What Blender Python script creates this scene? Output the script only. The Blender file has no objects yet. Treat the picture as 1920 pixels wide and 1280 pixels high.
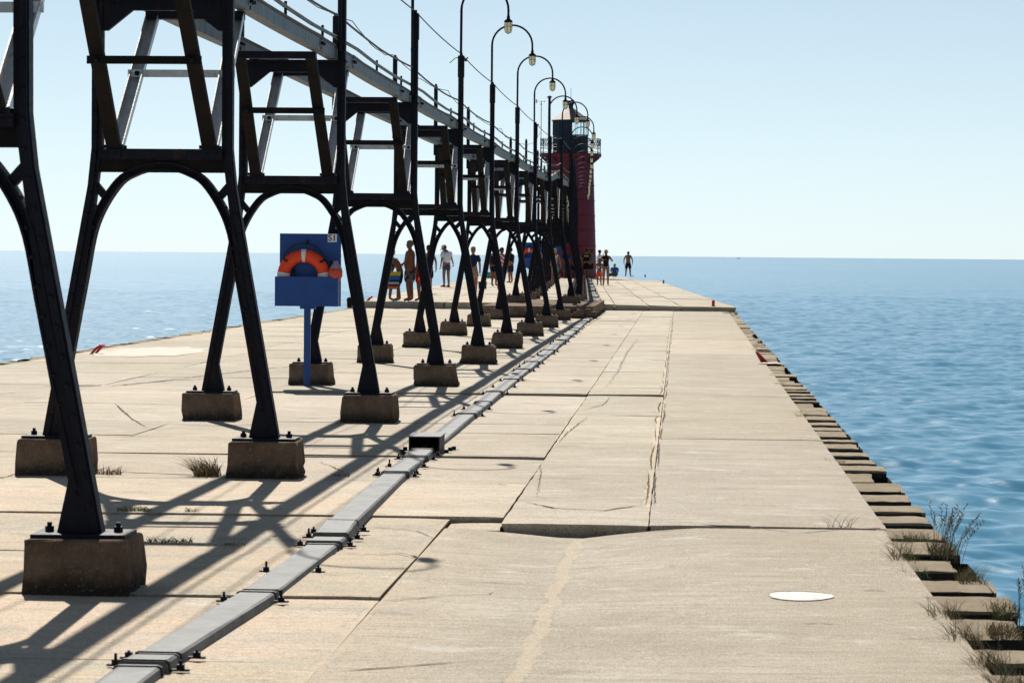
import bpy, bmesh, math, random
import numpy as np
from mathutils import Vector, Matrix

random.seed(7)
rng = np.random.default_rng(7)
scene = bpy.context.scene
COL = scene.collection
rad = math.radians

# ------------------------------------------------------------------ camera
CAM_H = 1.6
F_PX = 5400.0
up = Vector((0.00885, 1.0, 162.0 / F_PX)).normalized()
yv = Vector((315.0 / F_PX, (640.0 - 480.8) / F_PX, -1.0))
yv = (yv - up * yv.dot(up)).normalized()
xv = yv.cross(up)
cam_data = bpy.data.cameras.new("camera")
cam = bpy.data.objects.new("camera", cam_data)
COL.objects.link(cam)
M = Matrix((xv, yv, up)).to_4x4()
M.translation = Vector((0, 0, CAM_H))
cam.matrix_world = M
cam_data.sensor_fit = 'HORIZONTAL'
cam_data.sensor_width = 36.0
cam_data.lens = 36.0 * F_PX / 1920.0
cam_data.clip_start = 0.1
cam_data.clip_end = 60000.0
cam_data.dof.use_dof = True
cam_data.dof.focus_distance = 32.0
cam_data.dof.aperture_fstop = 13.0
scene.camera = cam

# ------------------------------------------------------------------ sky and sun
SUN = Vector((-0.25, 1.06, 1.0)).normalized()          # direction towards the sun
sun_elev = math.asin(SUN.z)
world = bpy.data.worlds.new("World")
scene.world = world
world.use_nodes = True
wn = world.node_tree
bg = wn.nodes["Background"]
sky = wn.nodes.new("ShaderNodeTexSky")
sky.sky_type = 'NISHITA'
sky.sun_disc = False
sky.sun_elevation = sun_elev
sky.sun_rotation = math.atan2(SUN.x, SUN.y)
sky.altitude = 180.0
sky.air_density = 1.0
sky.dust_density = 0.0
sky.ozone_density = 1.5
bw = wn.nodes.new("ShaderNodeRGBToBW")           # a washed-out summer haze: the sky's colour thinned and cooled
wn.links.new(sky.outputs[0], bw.inputs[0])
thin = wn.nodes.new("ShaderNodeMix"); thin.data_type = 'RGBA'
thin.inputs[0].default_value = 0.66
wn.links.new(sky.outputs[0], thin.inputs[6])
wn.links.new(bw.outputs[0], thin.inputs[7])
cool = wn.nodes.new("ShaderNodeMix"); cool.data_type = 'RGBA'; cool.blend_type = 'MULTIPLY'
cool.inputs[0].default_value = 1.0
cool.inputs[7].default_value = (0.825, 0.972, 1.10, 1.0)
wn.links.new(thin.outputs[2], cool.inputs[6])
wn.links.new(cool.outputs[2], bg.inputs[0])
bg.inputs[1].default_value = 0.0615
sun_data = bpy.data.lights.new("sun", 'SUN')
sun_data.energy = 4.9
sun_data.angle = rad(0.53)
sun_data.color = (1.0, 0.945, 0.86)
sun = bpy.data.objects.new("sun", sun_data)
COL.objects.link(sun)
sun.rotation_euler = SUN.to_track_quat('Z', 'Y').to_euler()
scene.view_settings.view_transform = 'Standard'
scene.view_settings.look = 'None'
scene.view_settings.exposure = 0.53
scene.view_settings.gamma = 1.0
scene.view_settings.use_curve_mapping = False
scene.cycles.max_bounces = 6
scene.cycles.use_denoising = True

# ------------------------------------------------------------------ materials
MATS = {}


class NT:
    def __init__(s, name):
        s.m = bpy.data.materials.new(name)
        s.m.use_nodes = True
        s.t = s.m.node_tree
        s.b = s.t.nodes["Principled BSDF"]
        s.co = s.t.nodes.new("ShaderNodeTexCoord").outputs["Object"]
        MATS[name] = s.m

    def n(s, kind, **kw):
        x = s.t.nodes.new("ShaderNode" + kind)
        for k, v in kw.items():
            setattr(x, k, v)
        return x

    def link(s, a, b):
        s.t.links.new(a, b)

    def mapping(s, scale=(1, 1, 1), loc=(0, 0, 0)):
        x = s.n("Mapping")
        x.inputs["Scale"].default_value = scale
        x.inputs["Location"].default_value = loc
        s.link(s.co, x.inputs[0])
        return x.outputs[0]

    def noise(s, scale, detail=4, rough=0.6, stretch=None, loc=(0, 0, 0), dist=0.0):
        x = s.n("TexNoise")
        x.inputs["Scale"].default_value = scale
        x.inputs["Detail"].default_value = detail
        x.inputs["Roughness"].default_value = rough
        x.inputs["Distortion"].default_value = dist
        s.link(s.mapping(stretch or (1, 1, 1), loc), x.inputs["Vector"])
        return x.outputs["Fac"]

    def ramp(s, fac, p0, p1, c0=(0, 0, 0, 1), c1=(1, 1, 1, 1)):
        x = s.n("ValToRGB")
        x.color_ramp.elements[0].position = p0
        x.color_ramp.elements[1].position = p1
        x.color_ramp.elements[0].color = c0
        x.color_ramp.elements[1].color = c1
        s.link(fac, x.inputs[0])
        return x.outputs[0]

    def mix(s, fac, a, b, mode='MIX'):
        x = s.n("Mix", data_type='RGBA', blend_type=mode)
        for i, v in ((0, fac), (6, a), (7, b)):
            if hasattr(v, "is_linked"):
                s.link(v, x.inputs[i])
            elif isinstance(v, (int, float)):
                x.inputs[i].default_value = v
            else:
                x.inputs[i].default_value = (*v, 1.0)
        return x.outputs[2]

    def math(s, op, a, b=0.0):
        x = s.n("Math", operation=op)
        for i, v in ((0, a), (1, b)):
            if hasattr(v, "is_linked"):
                s.link(v, x.inputs[i])
            else:
                x.inputs[i].default_value = v
        return x.outputs[0]

    def bump(s, h, strength, dist):
        x = s.n("Bump")
        x.inputs["Strength"].default_value = strength
        x.inputs["Distance"].default_value = dist
        s.link(h, x.inputs["Height"])
        s.link(x.outputs[0], s.b.inputs["Normal"])

    def set(s, color=None, rough=None, metal=None, spec=None):
        for k, v in (("Base Color", color), ("Roughness", rough), ("Metallic", metal), ("Specular IOR Level", spec)):
            if v is None:
                continue
            if hasattr(v, "is_linked"):
                s.link(v, s.b.inputs[k])
            else:
                s.b.inputs[k].default_value = (*v, 1.0) if isinstance(v, tuple) else v
        return s


def plain(name, color, rough=0.6, metal=0.0, var=0.25, scale=14.0, spec=0.4, bump=0.15):
    """paint, cloth or skin: one colour broken by a fine procedural mottling"""
    t = NT(name)
    nz = t.noise(scale, 5, 0.65)
    dark = tuple(c * (1 - var) for c in color)
    light = tuple(min(1, c * (1 + var * 0.6)) for c in color)
    t.set(t.mix(t.ramp(nz, 0.3, 0.7), dark, light), rough, metal, spec)
    if bump:
        t.bump(t.noise(scale * 6, 3), bump, 0.004)
    return t.m


# deck concrete: speckle, transverse broom streaks, stains, blown sand near the catwalk, tan growth on the lake side
t = NT("deck_concrete")
sep = t.n("SeparateXYZ"); t.link(t.co, sep.inputs[0])
att = t.n("Attribute", attribute_name="tone")
base = t.mix(t.ramp(t.noise(0.7, 7, 0.72), 0.34, 0.66), (0.37, 0.315, 0.235), (0.53, 0.475, 0.38))
streak = t.noise(1.0, 5, 0.7, (1.1, 9.0, 1.0), dist=0.6)
base = t.mix(t.math('MULTIPLY', t.ramp(streak, 0.46, 0.70), 0.75), base, (0.30, 0.245, 0.175))
edge = t.n("MapRange"); t.link(sep.outputs[0], edge.inputs[0])
edge.inputs[1].default_value = -0.5; edge.inputs[2].default_value = 1.4
edge.inputs[3].default_value = 0.0; edge.inputs[4].default_value = 1.0
lich = t.math('MULTIPLY', edge.outputs[0], t.ramp(t.noise(1.3, 6, 0.65, (0.7, 2.2, 1)), 0.2, 0.62))
base = t.mix(t.math('MULTIPLY', lich, 0.55), base, (0.30, 0.225, 0.14))
sandx = t.n("MapRange"); t.link(sep.outputs[0], sandx.inputs[0])
sandx.inputs[1].default_value = -0.75; sandx.inputs[2].default_value = -2.0
sandx.inputs[3].default_value = 0.0; sandx.inputs[4].default_value = 1.0
sandy = t.n("MapRange"); t.link(sep.outputs[1], sandy.inputs[0])
sandy.inputs[1].default_value = 27.0; sandy.inputs[2].default_value = 15.0
sandy.inputs[3].default_value = 0.15; sandy.inputs[4].default_value = 1.0
sand = t.math('MULTIPLY', t.math('MULTIPLY', sandx.outputs[0], sandy.outputs[0]), t.ramp(t.noise(0.8, 6, 0.68, (1, 1.8, 1), (4, 2, 0)), 0.36, 0.56))
base = t.mix(sand, base, (0.60, 0.455, 0.315))
blot = t.ramp(t.noise(2.6, 8, 0.75, (1, 1.6, 1), (3, 1, 0)), 0.54, 0.70)
base = t.mix(t.math('MULTIPLY', blot, 0.85), base, (0.255, 0.215, 0.16))
pale = t.ramp(t.noise(1.7, 7, 0.72, (1, 1.5, 1), (13, 5, 0)), 0.57, 0.66)
base = t.mix(t.math('MULTIPLY', pale, 0.75), base, (0.60, 0.57, 0.50))
grit = t.ramp(t.noise(26.0, 6, 0.75, (1, 1.2, 1), (3, 9, 0)), 0.50, 0.68)
base = t.mix(t.math('MULTIPLY', grit, 0.6), base, (0.25, 0.205, 0.15))
for x0, w, ya, yb, k in ((-1.385, .030, 3.0, 17.2, .6), (-0.585, .040, 3.0, 16.95, .65), (-0.185, .032, 18.4, 72.0, .9), (-1.05, .014, 24.0, 60.0, .7)):
    wav = t.math('MULTIPLY', t.math('SUBTRACT', t.noise(1.6, 5, 0.65, (0.2, 1, 1), (x0 * 9, 0, 0)), 0.5), 0.16)
    dx = t.math('ABSOLUTE', t.math('ADD', t.math('SUBTRACT', sep.outputs[0], x0), wav))
    wn_ = t.math('ADD', dx, t.math('MULTIPLY', t.math('SUBTRACT', t.noise(18.0, 4, 0.7, None, (x0, 3, 0)), 0.5), 0.06))
    mr = t.n("MapRange"); t.link(wn_, mr.inputs[0])
    mr.inputs[1].default_value = w; mr.inputs[2].default_value = w * 0.72
    inr = t.math('MULTIPLY', t.math('GREATER_THAN', sep.outputs[1], ya), t.math('LESS_THAN', sep.outputs[1], yb))
    base = t.mix(t.math('MULTIPLY', t.math('MULTIPLY', mr.outputs[0], inr), k), base, (0.53, 0.425, 0.30))
    mr2 = t.n("MapRange"); t.link(t.math('ABSOLUTE', t.math('SUBTRACT', wn_, w)), mr2.inputs[0])
    mr2.inputs[1].default_value = 0.006; mr2.inputs[2].default_value = 0.001
    lone = t.math('MULTIPLY', mr2.outputs[0], t.ramp(t.noise(2.2, 4, 0.7, None, (x0 * 5, 8, 0)), 0.45, 0.6))
    base = t.mix(t.math('MULTIPLY', t.math('MULTIPLY', lone, inr), k * 0.8), base, (0.13, 0.105, 0.075))
spk = t.noise(140.0, 2, 0.5)
base = t.mix(t.ramp(spk, 0.56, 0.66), base, (0.66, 0.62, 0.54))
spk2 = t.noise(95.0, 2, 0.5, None, (7, 7, 0))
base = t.mix(t.math('MULTIPLY', t.ramp(spk2, 0.57, 0.68), 0.8), base, (0.20, 0.17, 0.13))
base = t.mix(1.0, base, att.outputs["Color"], 'MULTIPLY')
t.set(base, 0.9, 0.0, 0.25)
h = t.math('ADD', t.math('MULTIPLY', t.noise(60.0, 5, 0.7), 1.0), t.math('MULTIPLY', t.noise(7.0, 5, 0.6, (1, 3, 1)), 2.2))
t.bump(h, 0.8, 0.009)

t = NT("joint_dirt")
t.set(t.mix(t.noise(9, 5), (0.20, 0.155, 0.105), (0.40, 0.32, 0.22)), 0.95, 0, 0.1)
t.bump(t.noise(50, 5, 0.7), 0.8, 0.01)
t = NT("pale_sand")
t.set(t.mix(t.noise(14, 5, 0.7), (0.36, 0.29, 0.205), (0.50, 0.42, 0.31)), 0.95, 0, 0.1)
t.bump(t.noise(60, 5, 0.7), 0.8, 0.01)
t = NT("crack_dirt")
t.set(t.mix(t.noise(12, 4), (0.045, 0.036, 0.027), (0.16, 0.125, 0.085)), 0.95, 0, 0.1)
t = NT("white_paint_worn")
t.set(t.mix(t.ramp(t.noise(2.5, 8, 0.78), 0.42, 0.62), (0.42, 0.37, 0.29), (0.52, 0.48, 0.42)), 0.85)
t = NT("old_concrete")
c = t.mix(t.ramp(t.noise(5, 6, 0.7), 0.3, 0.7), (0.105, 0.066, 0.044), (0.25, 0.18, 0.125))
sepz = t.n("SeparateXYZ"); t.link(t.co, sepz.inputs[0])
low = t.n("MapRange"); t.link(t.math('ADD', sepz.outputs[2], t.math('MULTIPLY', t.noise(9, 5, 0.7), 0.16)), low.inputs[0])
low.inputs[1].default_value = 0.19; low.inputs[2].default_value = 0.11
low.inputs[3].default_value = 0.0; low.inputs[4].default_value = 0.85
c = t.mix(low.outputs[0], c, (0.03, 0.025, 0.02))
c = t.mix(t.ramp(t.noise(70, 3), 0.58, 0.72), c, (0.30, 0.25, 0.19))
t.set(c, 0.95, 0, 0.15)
t.bump(t.noise(28, 8, 0.75), 1.0, 0.03)

t = NT("steel_black")
rust = t.ramp(t.noise(7, 7, 0.72, (1, 1, 0.35)), 0.56, 0.70)
c = t.mix(t.math('MULTIPLY', rust, 0.65), (0.005, 0.006, 0.013), (0.048, 0.020, 0.012))
t.set(c, t.ramp(t.noise(20, 4), 0.2, 0.9, (0.5, 0.5, 0.5, 1), (0.75, 0.75, 0.75, 1)), 0.0, 0.19)
t.bump(t.noise(40, 5, 0.7), 0.35, 0.006)
t = NT("steel_dark_brown")  # the near braces' shade is put into this dark brown
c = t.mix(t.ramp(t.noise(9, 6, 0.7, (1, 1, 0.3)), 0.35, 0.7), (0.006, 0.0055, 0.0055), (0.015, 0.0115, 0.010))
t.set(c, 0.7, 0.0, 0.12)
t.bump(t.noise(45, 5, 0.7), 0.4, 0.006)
t = NT("galvanised")
c = t.mix(t.ramp(t.noise(6, 6, 0.7), 0.3, 0.7), (0.50, 0.49, 0.47), (0.72, 0.71, 0.68))
c = t.mix(t.math('MULTIPLY', t.ramp(t.noise(14, 5, 0.7, (1, 1, 0.25), (2, 5, 1)), 0.58, 0.7), 0.6), c, (0.22, 0.20, 0.18))
t.set(c, 0.5, 0.85, 0.5)
t.bump(t.noise(30, 5, 0.7), 0.25, 0.006)
t = NT("duct_metal")
c = t.mix(t.ramp(t.noise(5, 6, 0.7, (1, 0.6, 1)), 0.3, 0.7), (0.052, 0.058, 0.063), (0.165, 0.17, 0.172))
c = t.mix(t.math('MULTIPLY', t.ramp(t.noise(1.2, 6, 0.7, (5, 24, 1)), 0.5, 0.72), 0.4), c, (0.27, 0.255, 0.235))
t.set(c, 0.7, 0.0, 0.3)
t.bump(t.noise(4, 3), 0.35, 0.01)
t = NT("girder_steel")
c = t.mix(t.ramp(t.noise(5, 6, 0.7), 0.3, 0.7), (0.10, 0.115, 0.13), (0.20, 0.215, 0.225))
c = t.mix(t.math('MULTIPLY', t.ramp(t.noise(10, 5, 0.7, (1, 1, 0.2), (2, 5, 1)), 0.52, 0.68), 0.7), c, (0.055, 0.055, 0.058))
t.set(c, 0.6, 0.1, 0.3)
t.bump(t.noise(30, 5, 0.7), 0.25, 0.006)
t = NT("weathered_board")
c = t.mix(t.noise(5, 6, 0.7, (8, 1, 8)), (0.10, 0.07, 0.055), (0.25, 0.19, 0.155))
t.set(c, 0.85, 0, 0.2)
t = NT("pile_steel")
c = t.mix(t.ramp(t.noise(8, 6, 0.7), 0.4, 0.65), (0.012, 0.010, 0.009), (0.06, 0.032, 0.018))
t.set(c, 0.85, 0.0, 0.2)
t.bump(t.noise(40, 5, 0.7), 0.5, 0.01)
t = NT("ledge_concrete")
c = t.mix(t.ramp(t.noise(3, 6, 0.7), 0.3, 0.7), (0.32, 0.25, 0.165), (0.45, 0.375, 0.275))
c = t.mix(t.math('MULTIPLY', t.ramp(t.noise(16, 6, 0.75, (1, 3, 1)), 0.55, 0.68), 0.6), c, (0.14, 0.105, 0.07))
t.set(c, 0.95, 0, 0.15)
t.bump(t.noise(24, 8, 0.75, (1, 2.5, 1)), 0.9, 0.03)

plain("paint_blue", (0.004, 0.055, 0.25), 0.5, 0, 0.2, 6)
plain("ring_orange", (0.80, 0.06, 0.012), 0.55, 0, 0.15, 8)
plain("white", (0.72, 0.72, 0.70), 0.6, 0, 0.15, 8)
plain("plate_white", (0.78, 0.78, 0.75), 0.6, 0, 0.08, 8)
plain("black_rubber", (0.012, 0.012, 0.014), 0.6, 0, 0.3, 20)
plain("bag_red", (0.62, 0.085, 0.06), 0.75, 0, 0.35, 25, bump=0.6)
plain("bag_grey", (0.36, 0.26, 0.30), 0.75, 0, 0.35, 25, bump=0.6)
plain("ladder_red", (0.42, 0.015, 0.018), 0.5, 0, 0.3, 20)
plain("tower_red", (0.155, 0.009, 0.022), 0.6, 0, 0.25, 1.5, bump=0.1)
plain("tower_black", (0.012, 0.016, 0.028), 0.5, 0, 0.3, 3)
plain("roof_metal", (0.19, 0.135, 0.11), 0.55, 0.3, 0.4, 5)
plain("lamp_red", (0.8, 0.02, 0.03), 0.4)
t = NT("lamp_glass")
gc = t.mix(t.noise(60, 3), (0.86, 0.80, 0.56), (0.95, 0.91, 0.74))
t.set(gc, 0.25, 0, 0.6)
tl = t.n("BsdfTranslucent"); t.link(gc, tl.inputs[0])
mx = t.n("MixShader"); mx.inputs[0].default_value = 0.7
t.link(t.b.outputs[0], mx.inputs[1]); t.link(tl.outputs[0], mx.inputs[2])
t.link(mx.outputs[0], t.t.nodes["Material Output"].inputs["Surface"])
t = NT("window_glass")
t.set((0.75, 0.88, 0.92), 0.03, 0, 0.5)
t.b.inputs["Transmission Weight"].default_value = 1.0
t.b.inputs["IOR"].default_value = 1.05
plain("dry_grass", (0.20, 0.135, 0.075), 0.8, 0, 0.4, 30, bump=0)
plain("straw_grass", (0.36, 0.26, 0.12), 0.8, 0, 0.4, 30, bump=0)
plain("green_grass", (0.10, 0.17, 0.03), 0.7, 0, 0.4, 30, bump=0)
plain("twig_red", (0.13, 0.06, 0.045), 0.8, 0, 0.4, 30, bump=0)
for nm, cc in dict(skin=(0.30, 0.14, 0.09), skin_tan=(0.20, 0.082, 0.05), hair_dark=(0.018, 0.013, 0.010), hair_brown=(0.07, 0.04, 0.022),
                   hair_blond=(0.42, 0.26, 0.11), hair_grey=(0.14, 0.11, 0.09), cloth_white=(0.72, 0.72, 0.74), cloth_navy=(0.012, 0.016, 0.045),
                   cloth_denim=(0.035, 0.06, 0.12), cloth_tan=(0.32, 0.21, 0.115), cloth_black=(0.009, 0.009, 0.012), cloth_pink=(0.62, 0.10, 0.35),
                   cloth_orange=(0.78, 0.12, 0.035), cloth_grey=(0.10, 0.12, 0.12), cloth_olive=(0.13, 0.125, 0.09), cloth_blue=(0.025, 0.10, 0.30),
                   cloth_purple=(0.06, 0.02, 0.16), cloth_teal=(0.03, 0.38, 0.30), cloth_yellow=(0.55, 0.42, 0.05), tub_teal=(0.012, 0.055, 0.10),
                   bag_black=(0.012, 0.012, 0.015), shoe_dark=(0.02, 0.018, 0.018), straw_hat=(0.55, 0.42, 0.2), cloth_sand=(0.5, 0.42, 0.35)).items():
    plain(nm, cc, 0.85, 0, 0.18, 30, 0.2)


def patterned(name, cols, scale):
    t = NT(name)
    v = t.n("TexVoronoi"); v.inputs["Scale"].default_value = scale
    t.link(t.co, v.inputs["Vector"])
    r = t.n("ValToRGB"); r.color_ramp.interpolation = 'CONSTANT'
    while len(r.color_ramp.elements) < len(cols):
        r.color_ramp.elements.new(0.5)
    for i, c in enumerate(cols):
        r.color_ramp.elements[i].position = i / len(cols)
        r.color_ramp.elements[i].color = (*c, 1)
    sx = t.n("SeparateColor"); t.link(v.outputs["Color"], sx.inputs[0])
    t.link(sx.outputs[0], r.inputs[0])
    t.set(r.outputs[0], 0.85, 0, 0.2)


patterned("cloth_floral", [(0.02, 0.02, 0.03), (0.10, 0.09, 0.10), (0.34, 0.33, 0.36), (0.04, 0.05, 0.11), (0.20, 0.08, 0.08)], 14)
patterned("cloth_red_floral", [(0.5, 0.02, 0.02), (0.5, 0.02, 0.02), (0.65, 0.30, 0.05), (0.38, 0.01, 0.02)], 14)


def striped(name, cols, axis, freq, slant=0.0):
    t = NT(name)
    s = t.n("SeparateXYZ"); t.link(t.co, s.inputs[0])
    v = s.outputs[axis]
    if slant:
        v = t.math('ADD', v, t.math('MULTIPLY', s.outputs[0], slant))
    v = t.math('FRACT', t.math('MULTIPLY', v, freq))
    r = t.n("ValToRGB"); r.color_ramp.interpolation = 'CONSTANT'
    while len(r.color_ramp.elements) < len(cols):
        r.color_ramp.elements.new(0.5)
    for i, c in enumerate(cols):
        r.color_ramp.elements[i].position = i / len(cols)
        r.color_ramp.elements[i].color = (*c, 1)
    t.link(v, r.inputs[0])
    t.set(r.outputs[0], 0.85, 0, 0.2)


striped("cloth_red_stripe", [(0.62, 0.02, 0.03), (0.62, 0.64, 0.68)], 2, 6.0, 0.9)
striped("towel_stripe", [(0.02, 0.02, 0.03), (0.02, 0.12, 0.32), (0.02, 0.12, 0.32), (0.55, 0.36, 0.02), (0.55, 0.36, 0.02), (0.50, 0.14, 0.015), (0.50, 0.14, 0.015), (0.05, 0.015, 0.07), (0.4, 0.4, 0.42)], 2, 1.75)

# lake water
t = NT("lake_water")
t.set(t.mix(t.ramp(t.noise(0.012, 4, 0.6, (1, 0.35, 1)), 0.35, 0.65), (0.037, 0.175, 0.285), (0.052, 0.215, 0.34)), 0.07, 0, 0.5)
t.b.inputs["IOR"].default_value = 1.333
n1 = t.noise(2.0, 4, 0.6, (0.8, 1.3, 1))
ln = t.n("VectorMath", operation='LENGTH'); t.link(t.co, ln.inputs[0])
rg = t.n("MapRange"); t.link(ln.outputs["Value"], rg.inputs[0])      # ripples too small to resolve far out act as roughness
rg.inputs[1].default_value = 30.0; rg.inputs[2].default_value = 420.0; rg.inputs[3].default_value = 0.24; rg.inputs[4].default_value = 0.22
t.link(rg.outputs[0], t.b.inputs["Roughness"])
n2 = t.noise(0.10, 5, 0.65, (0.8, 0.8, 1), (9, 1, 0))
n3 = t.noise(4.5, 3, 0.55, (0.8, 1.3, 1), (2, 3, 0))
hh = t.math('ADD', t.math('ADD', t.math('MULTIPLY', n1, 0.010), t.math('MULTIPLY', n2, 0.24)), t.math('MULTIPLY', n3, 0.0025))
t.bump(hh, 1.0, 1.0)
t = NT("puddle_reflection")  # bright sky mirrored in the puddle, put into a white base colour
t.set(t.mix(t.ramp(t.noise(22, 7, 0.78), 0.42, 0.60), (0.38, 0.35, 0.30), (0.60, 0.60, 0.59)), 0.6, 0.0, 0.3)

# ------------------------------------------------------------------ mesh builder


class MB:
    def __init__(s):
        s.v = []; s.f = []; s.mi = []; s.mats = []; s.sm = []

    def slot(s, m):
        if m not in s.mats:
            s.mats.append(m)
        return s.mats.index(m)

    def add(s, verts, faces, m, smooth=False):
        o = len(s.v); k = s.slot(m)
        s.v += [tuple(v) for v in verts]
        for f in faces:
            s.f.append(tuple(i + o for i in f)); s.mi.append(k); s.sm.append(smooth)
        return s

    def box(s, a, b, m, mat=None):
        (x0, y0, z0), (x1, y1, z1) = a, b
        vs = [Vector(p) for p in ((x0, y0, z0), (x1, y0, z0), (x1, y1, z0), (x0, y1, z0), (x0, y0, z1), (x1, y0, z1), (x1, y1, z1), (x0, y1, z1))]
        if mat:
            vs = [mat @ v for v in vs]
        return s.add(vs, [(3, 2, 1, 0), (4, 5, 6, 7), (0, 1, 5, 4), (1, 2, 6, 5), (2, 3, 7, 6), (3, 0, 4, 7)], m)

    def bar(s, p, q, w, d, m, side=Vector((1, 0, 0))):
        """rectangular bar from p to q, w along side, d across"""
        p, q = Vector(p), Vector(q)
        t = (q - p).normalized()
        u = (Vector(side) - t * Vector(side).dot(t)).normalized()
        n = t.cross(u)
        vs = []
        for c in (p, q):
            for a, b in ((-1, -1), (1, -1), (1, 1), (-1, 1)):
                vs.append(c + u * (a * w / 2) + n * (b * d / 2))
        return s.add(vs, [(0, 1, 2, 3), (7, 6, 5, 4), (0, 4, 5, 1), (1, 5, 6, 2), (2, 6, 7, 3), (3, 7, 4, 0)], m)

    def prism(s, pts, y0, y1, m, plane='XZ'):
        """outline in XZ (or XY) extruded"""
        n = len(pts)
        if plane == 'XZ':
            vs = [(a, y0, b) for a, b in pts] + [(a, y1, b) for a, b in pts]
        else:
            vs = [(a, b, y0) for a, b in pts] + [(a, b, y1) for a, b in pts]
        fs = [tuple(range(n)), tuple(range(2 * n - 1, n - 1, -1))]
        fs += [(i, i + n, (i + 1) % n + n, (i + 1) % n) for i in range(n)]
        return s.add(vs, fs, m)

    def tube(s, pts, r, m, n=8, cap=True, smooth=True):
        pts = [Vector(p) for p in pts]
        rs = r if isinstance(r, (list, tuple)) else [r] * len(pts)
        vs = []
        prev = None
        for i, p in enumerate(pts):
            a = pts[max(0, i - 1)]; b = pts[min(len(pts) - 1, i + 1)]
            t = (b - a).normalized()
            ref = prev if prev is not None else (Vector((1, 0, 0)) if abs(t.x) < 0.9 else Vector((0, 1, 0)))
            u = (ref - t * ref.dot(t)).normalized(); prev = u
            w = t.cross(u)
            for k in range(n):
                an = 2 * math.pi * k / n
                vs.append(p + (u * math.cos(an) + w * math.sin(an)) * rs[i])
        fs = []
        for i in range(len(pts) - 1):
            for k in range(n):
                fs.append((i * n + k, i * n + (k + 1) % n, (i + 1) * n + (k + 1) % n, (i + 1) * n + k))
        if cap:
            fs.append(tuple(range(n - 1, -1, -1)))
            fs.append(tuple(range((len(pts) - 1) * n, len(pts) * n)))
        return s.add(vs, fs, m, smooth)

    def lathe(s, prof, m, n=16, c=(0, 0, 0), smooth=True, a0=0.0, a1=2 * math.pi):
        full = abs(a1 - a0 - 2 * math.pi) < 1e-6
        cols = n if full else n + 1
        vs = []
        for r, z in prof:
            for k in range(cols):
                an = a0 + (a1 - a0) * k / n
                vs.append((c[0] + r * math.cos(an), c[1] + r * math.sin(an), c[2] + z))
        fs = []
        for i in range(len(prof) - 1):
            for k in range(n):
                k2 = (k + 1) % cols
                fs.append((i * cols + k, i * cols + k2, (i + 1) * cols + k2, (i + 1) * cols + k))
        return s.add(vs, fs, m, smooth)

    def ball(s, c, r, m, n=10, sc=(1, 1, 1)):
        prof = [(math.sin(math.pi * i / 6), -math.cos(math.pi * i / 6)) for i in range(7)]
        vs = []
        for a, z in prof:
            for k in range(n):
                an = 2 * math.pi * k / n
                vs.append((c[0] + r * sc[0] * a * math.cos(an), c[1] + r * sc[1] * a * math.sin(an), c[2] + r * sc[2] * z))
        fs = [(i * n + k, i * n + (k + 1) % n, (i + 1) * n + (k + 1) % n, (i + 1) * n + k) for i in range(6) for k in range(n)]
        return s.add(vs, fs, m, True)

    def bolt(s, c, r, h, m, axis='Z', n=6):
        c = Vector(c)
        d = {'Z': Vector((0, 0, 1)), 'Y': Vector((0, -1, 0)), 'X': Vector((1, 0, 0))}[axis]
        return s.tube([c, c + d * h * 0.8, c + d * h], [r, r * 0.9, r * 0.5], m, n, True, False)

    def build(s, name, parent=None, loc=None):
        me = bpy.data.meshes.new(name)
        me.from_pydata(s.v, [], s.f)
        for m in s.mats:
            me.materials.append(MATS[m])
        me.polygons.foreach_set("material_index", s.mi)
        me.polygons.foreach_set("use_smooth", s.sm)
        me.update()
        o = bpy.data.objects.new(name, me)
        COL.objects.link(o)
        if parent:
            o.parent = parent
        if loc:
            o.location = loc
        return o


def tag(o, label=None, cat=None, group=None, kind=None):
    if label: o["label"] = label
    if cat: o["category"] = cat
    if group: o["group"] = group
    if kind: o["kind"] = kind
    return o


def thing(name, label, cat, loc=(0, 0, 0), rz=0.0, group=None):
    o = bpy.data.objects.new(name, None)
    o.empty_display_size = 0.2
    COL.objects.link(o)
    o.location = loc; o.rotation_euler = (0, 0, rz)
    return tag(o, label, cat, group)


def copy_tree(o, parent=None):
    c = o.copy(); COL.objects.link(c); c.parent = parent
    for ch in list(o.children):
        copy_tree(ch, c)
    return c


# ------------------------------------------------------------------ the pier's line: straight, then bending to the left at the step
STEP_Y = 84.5
BEND = rad(1.91)
PX = -2.9


def pt(x, s):
    if s <= STEP_Y:
        return (x, s)
    c, n = math.cos(BEND), math.sin(BEND)
    return (PX + (x - PX) * c - (s - STEP_Y) * n, STEP_Y + (x - PX) * n + (s - STEP_Y) * c)


def zfar(x):
    k = min(1, max(0, (x + 3.0) / 4.4))
    return 0.20 - 0.08 * k


# ------------------------------------------------------------------ deck slabs
SLABS = []


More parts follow.
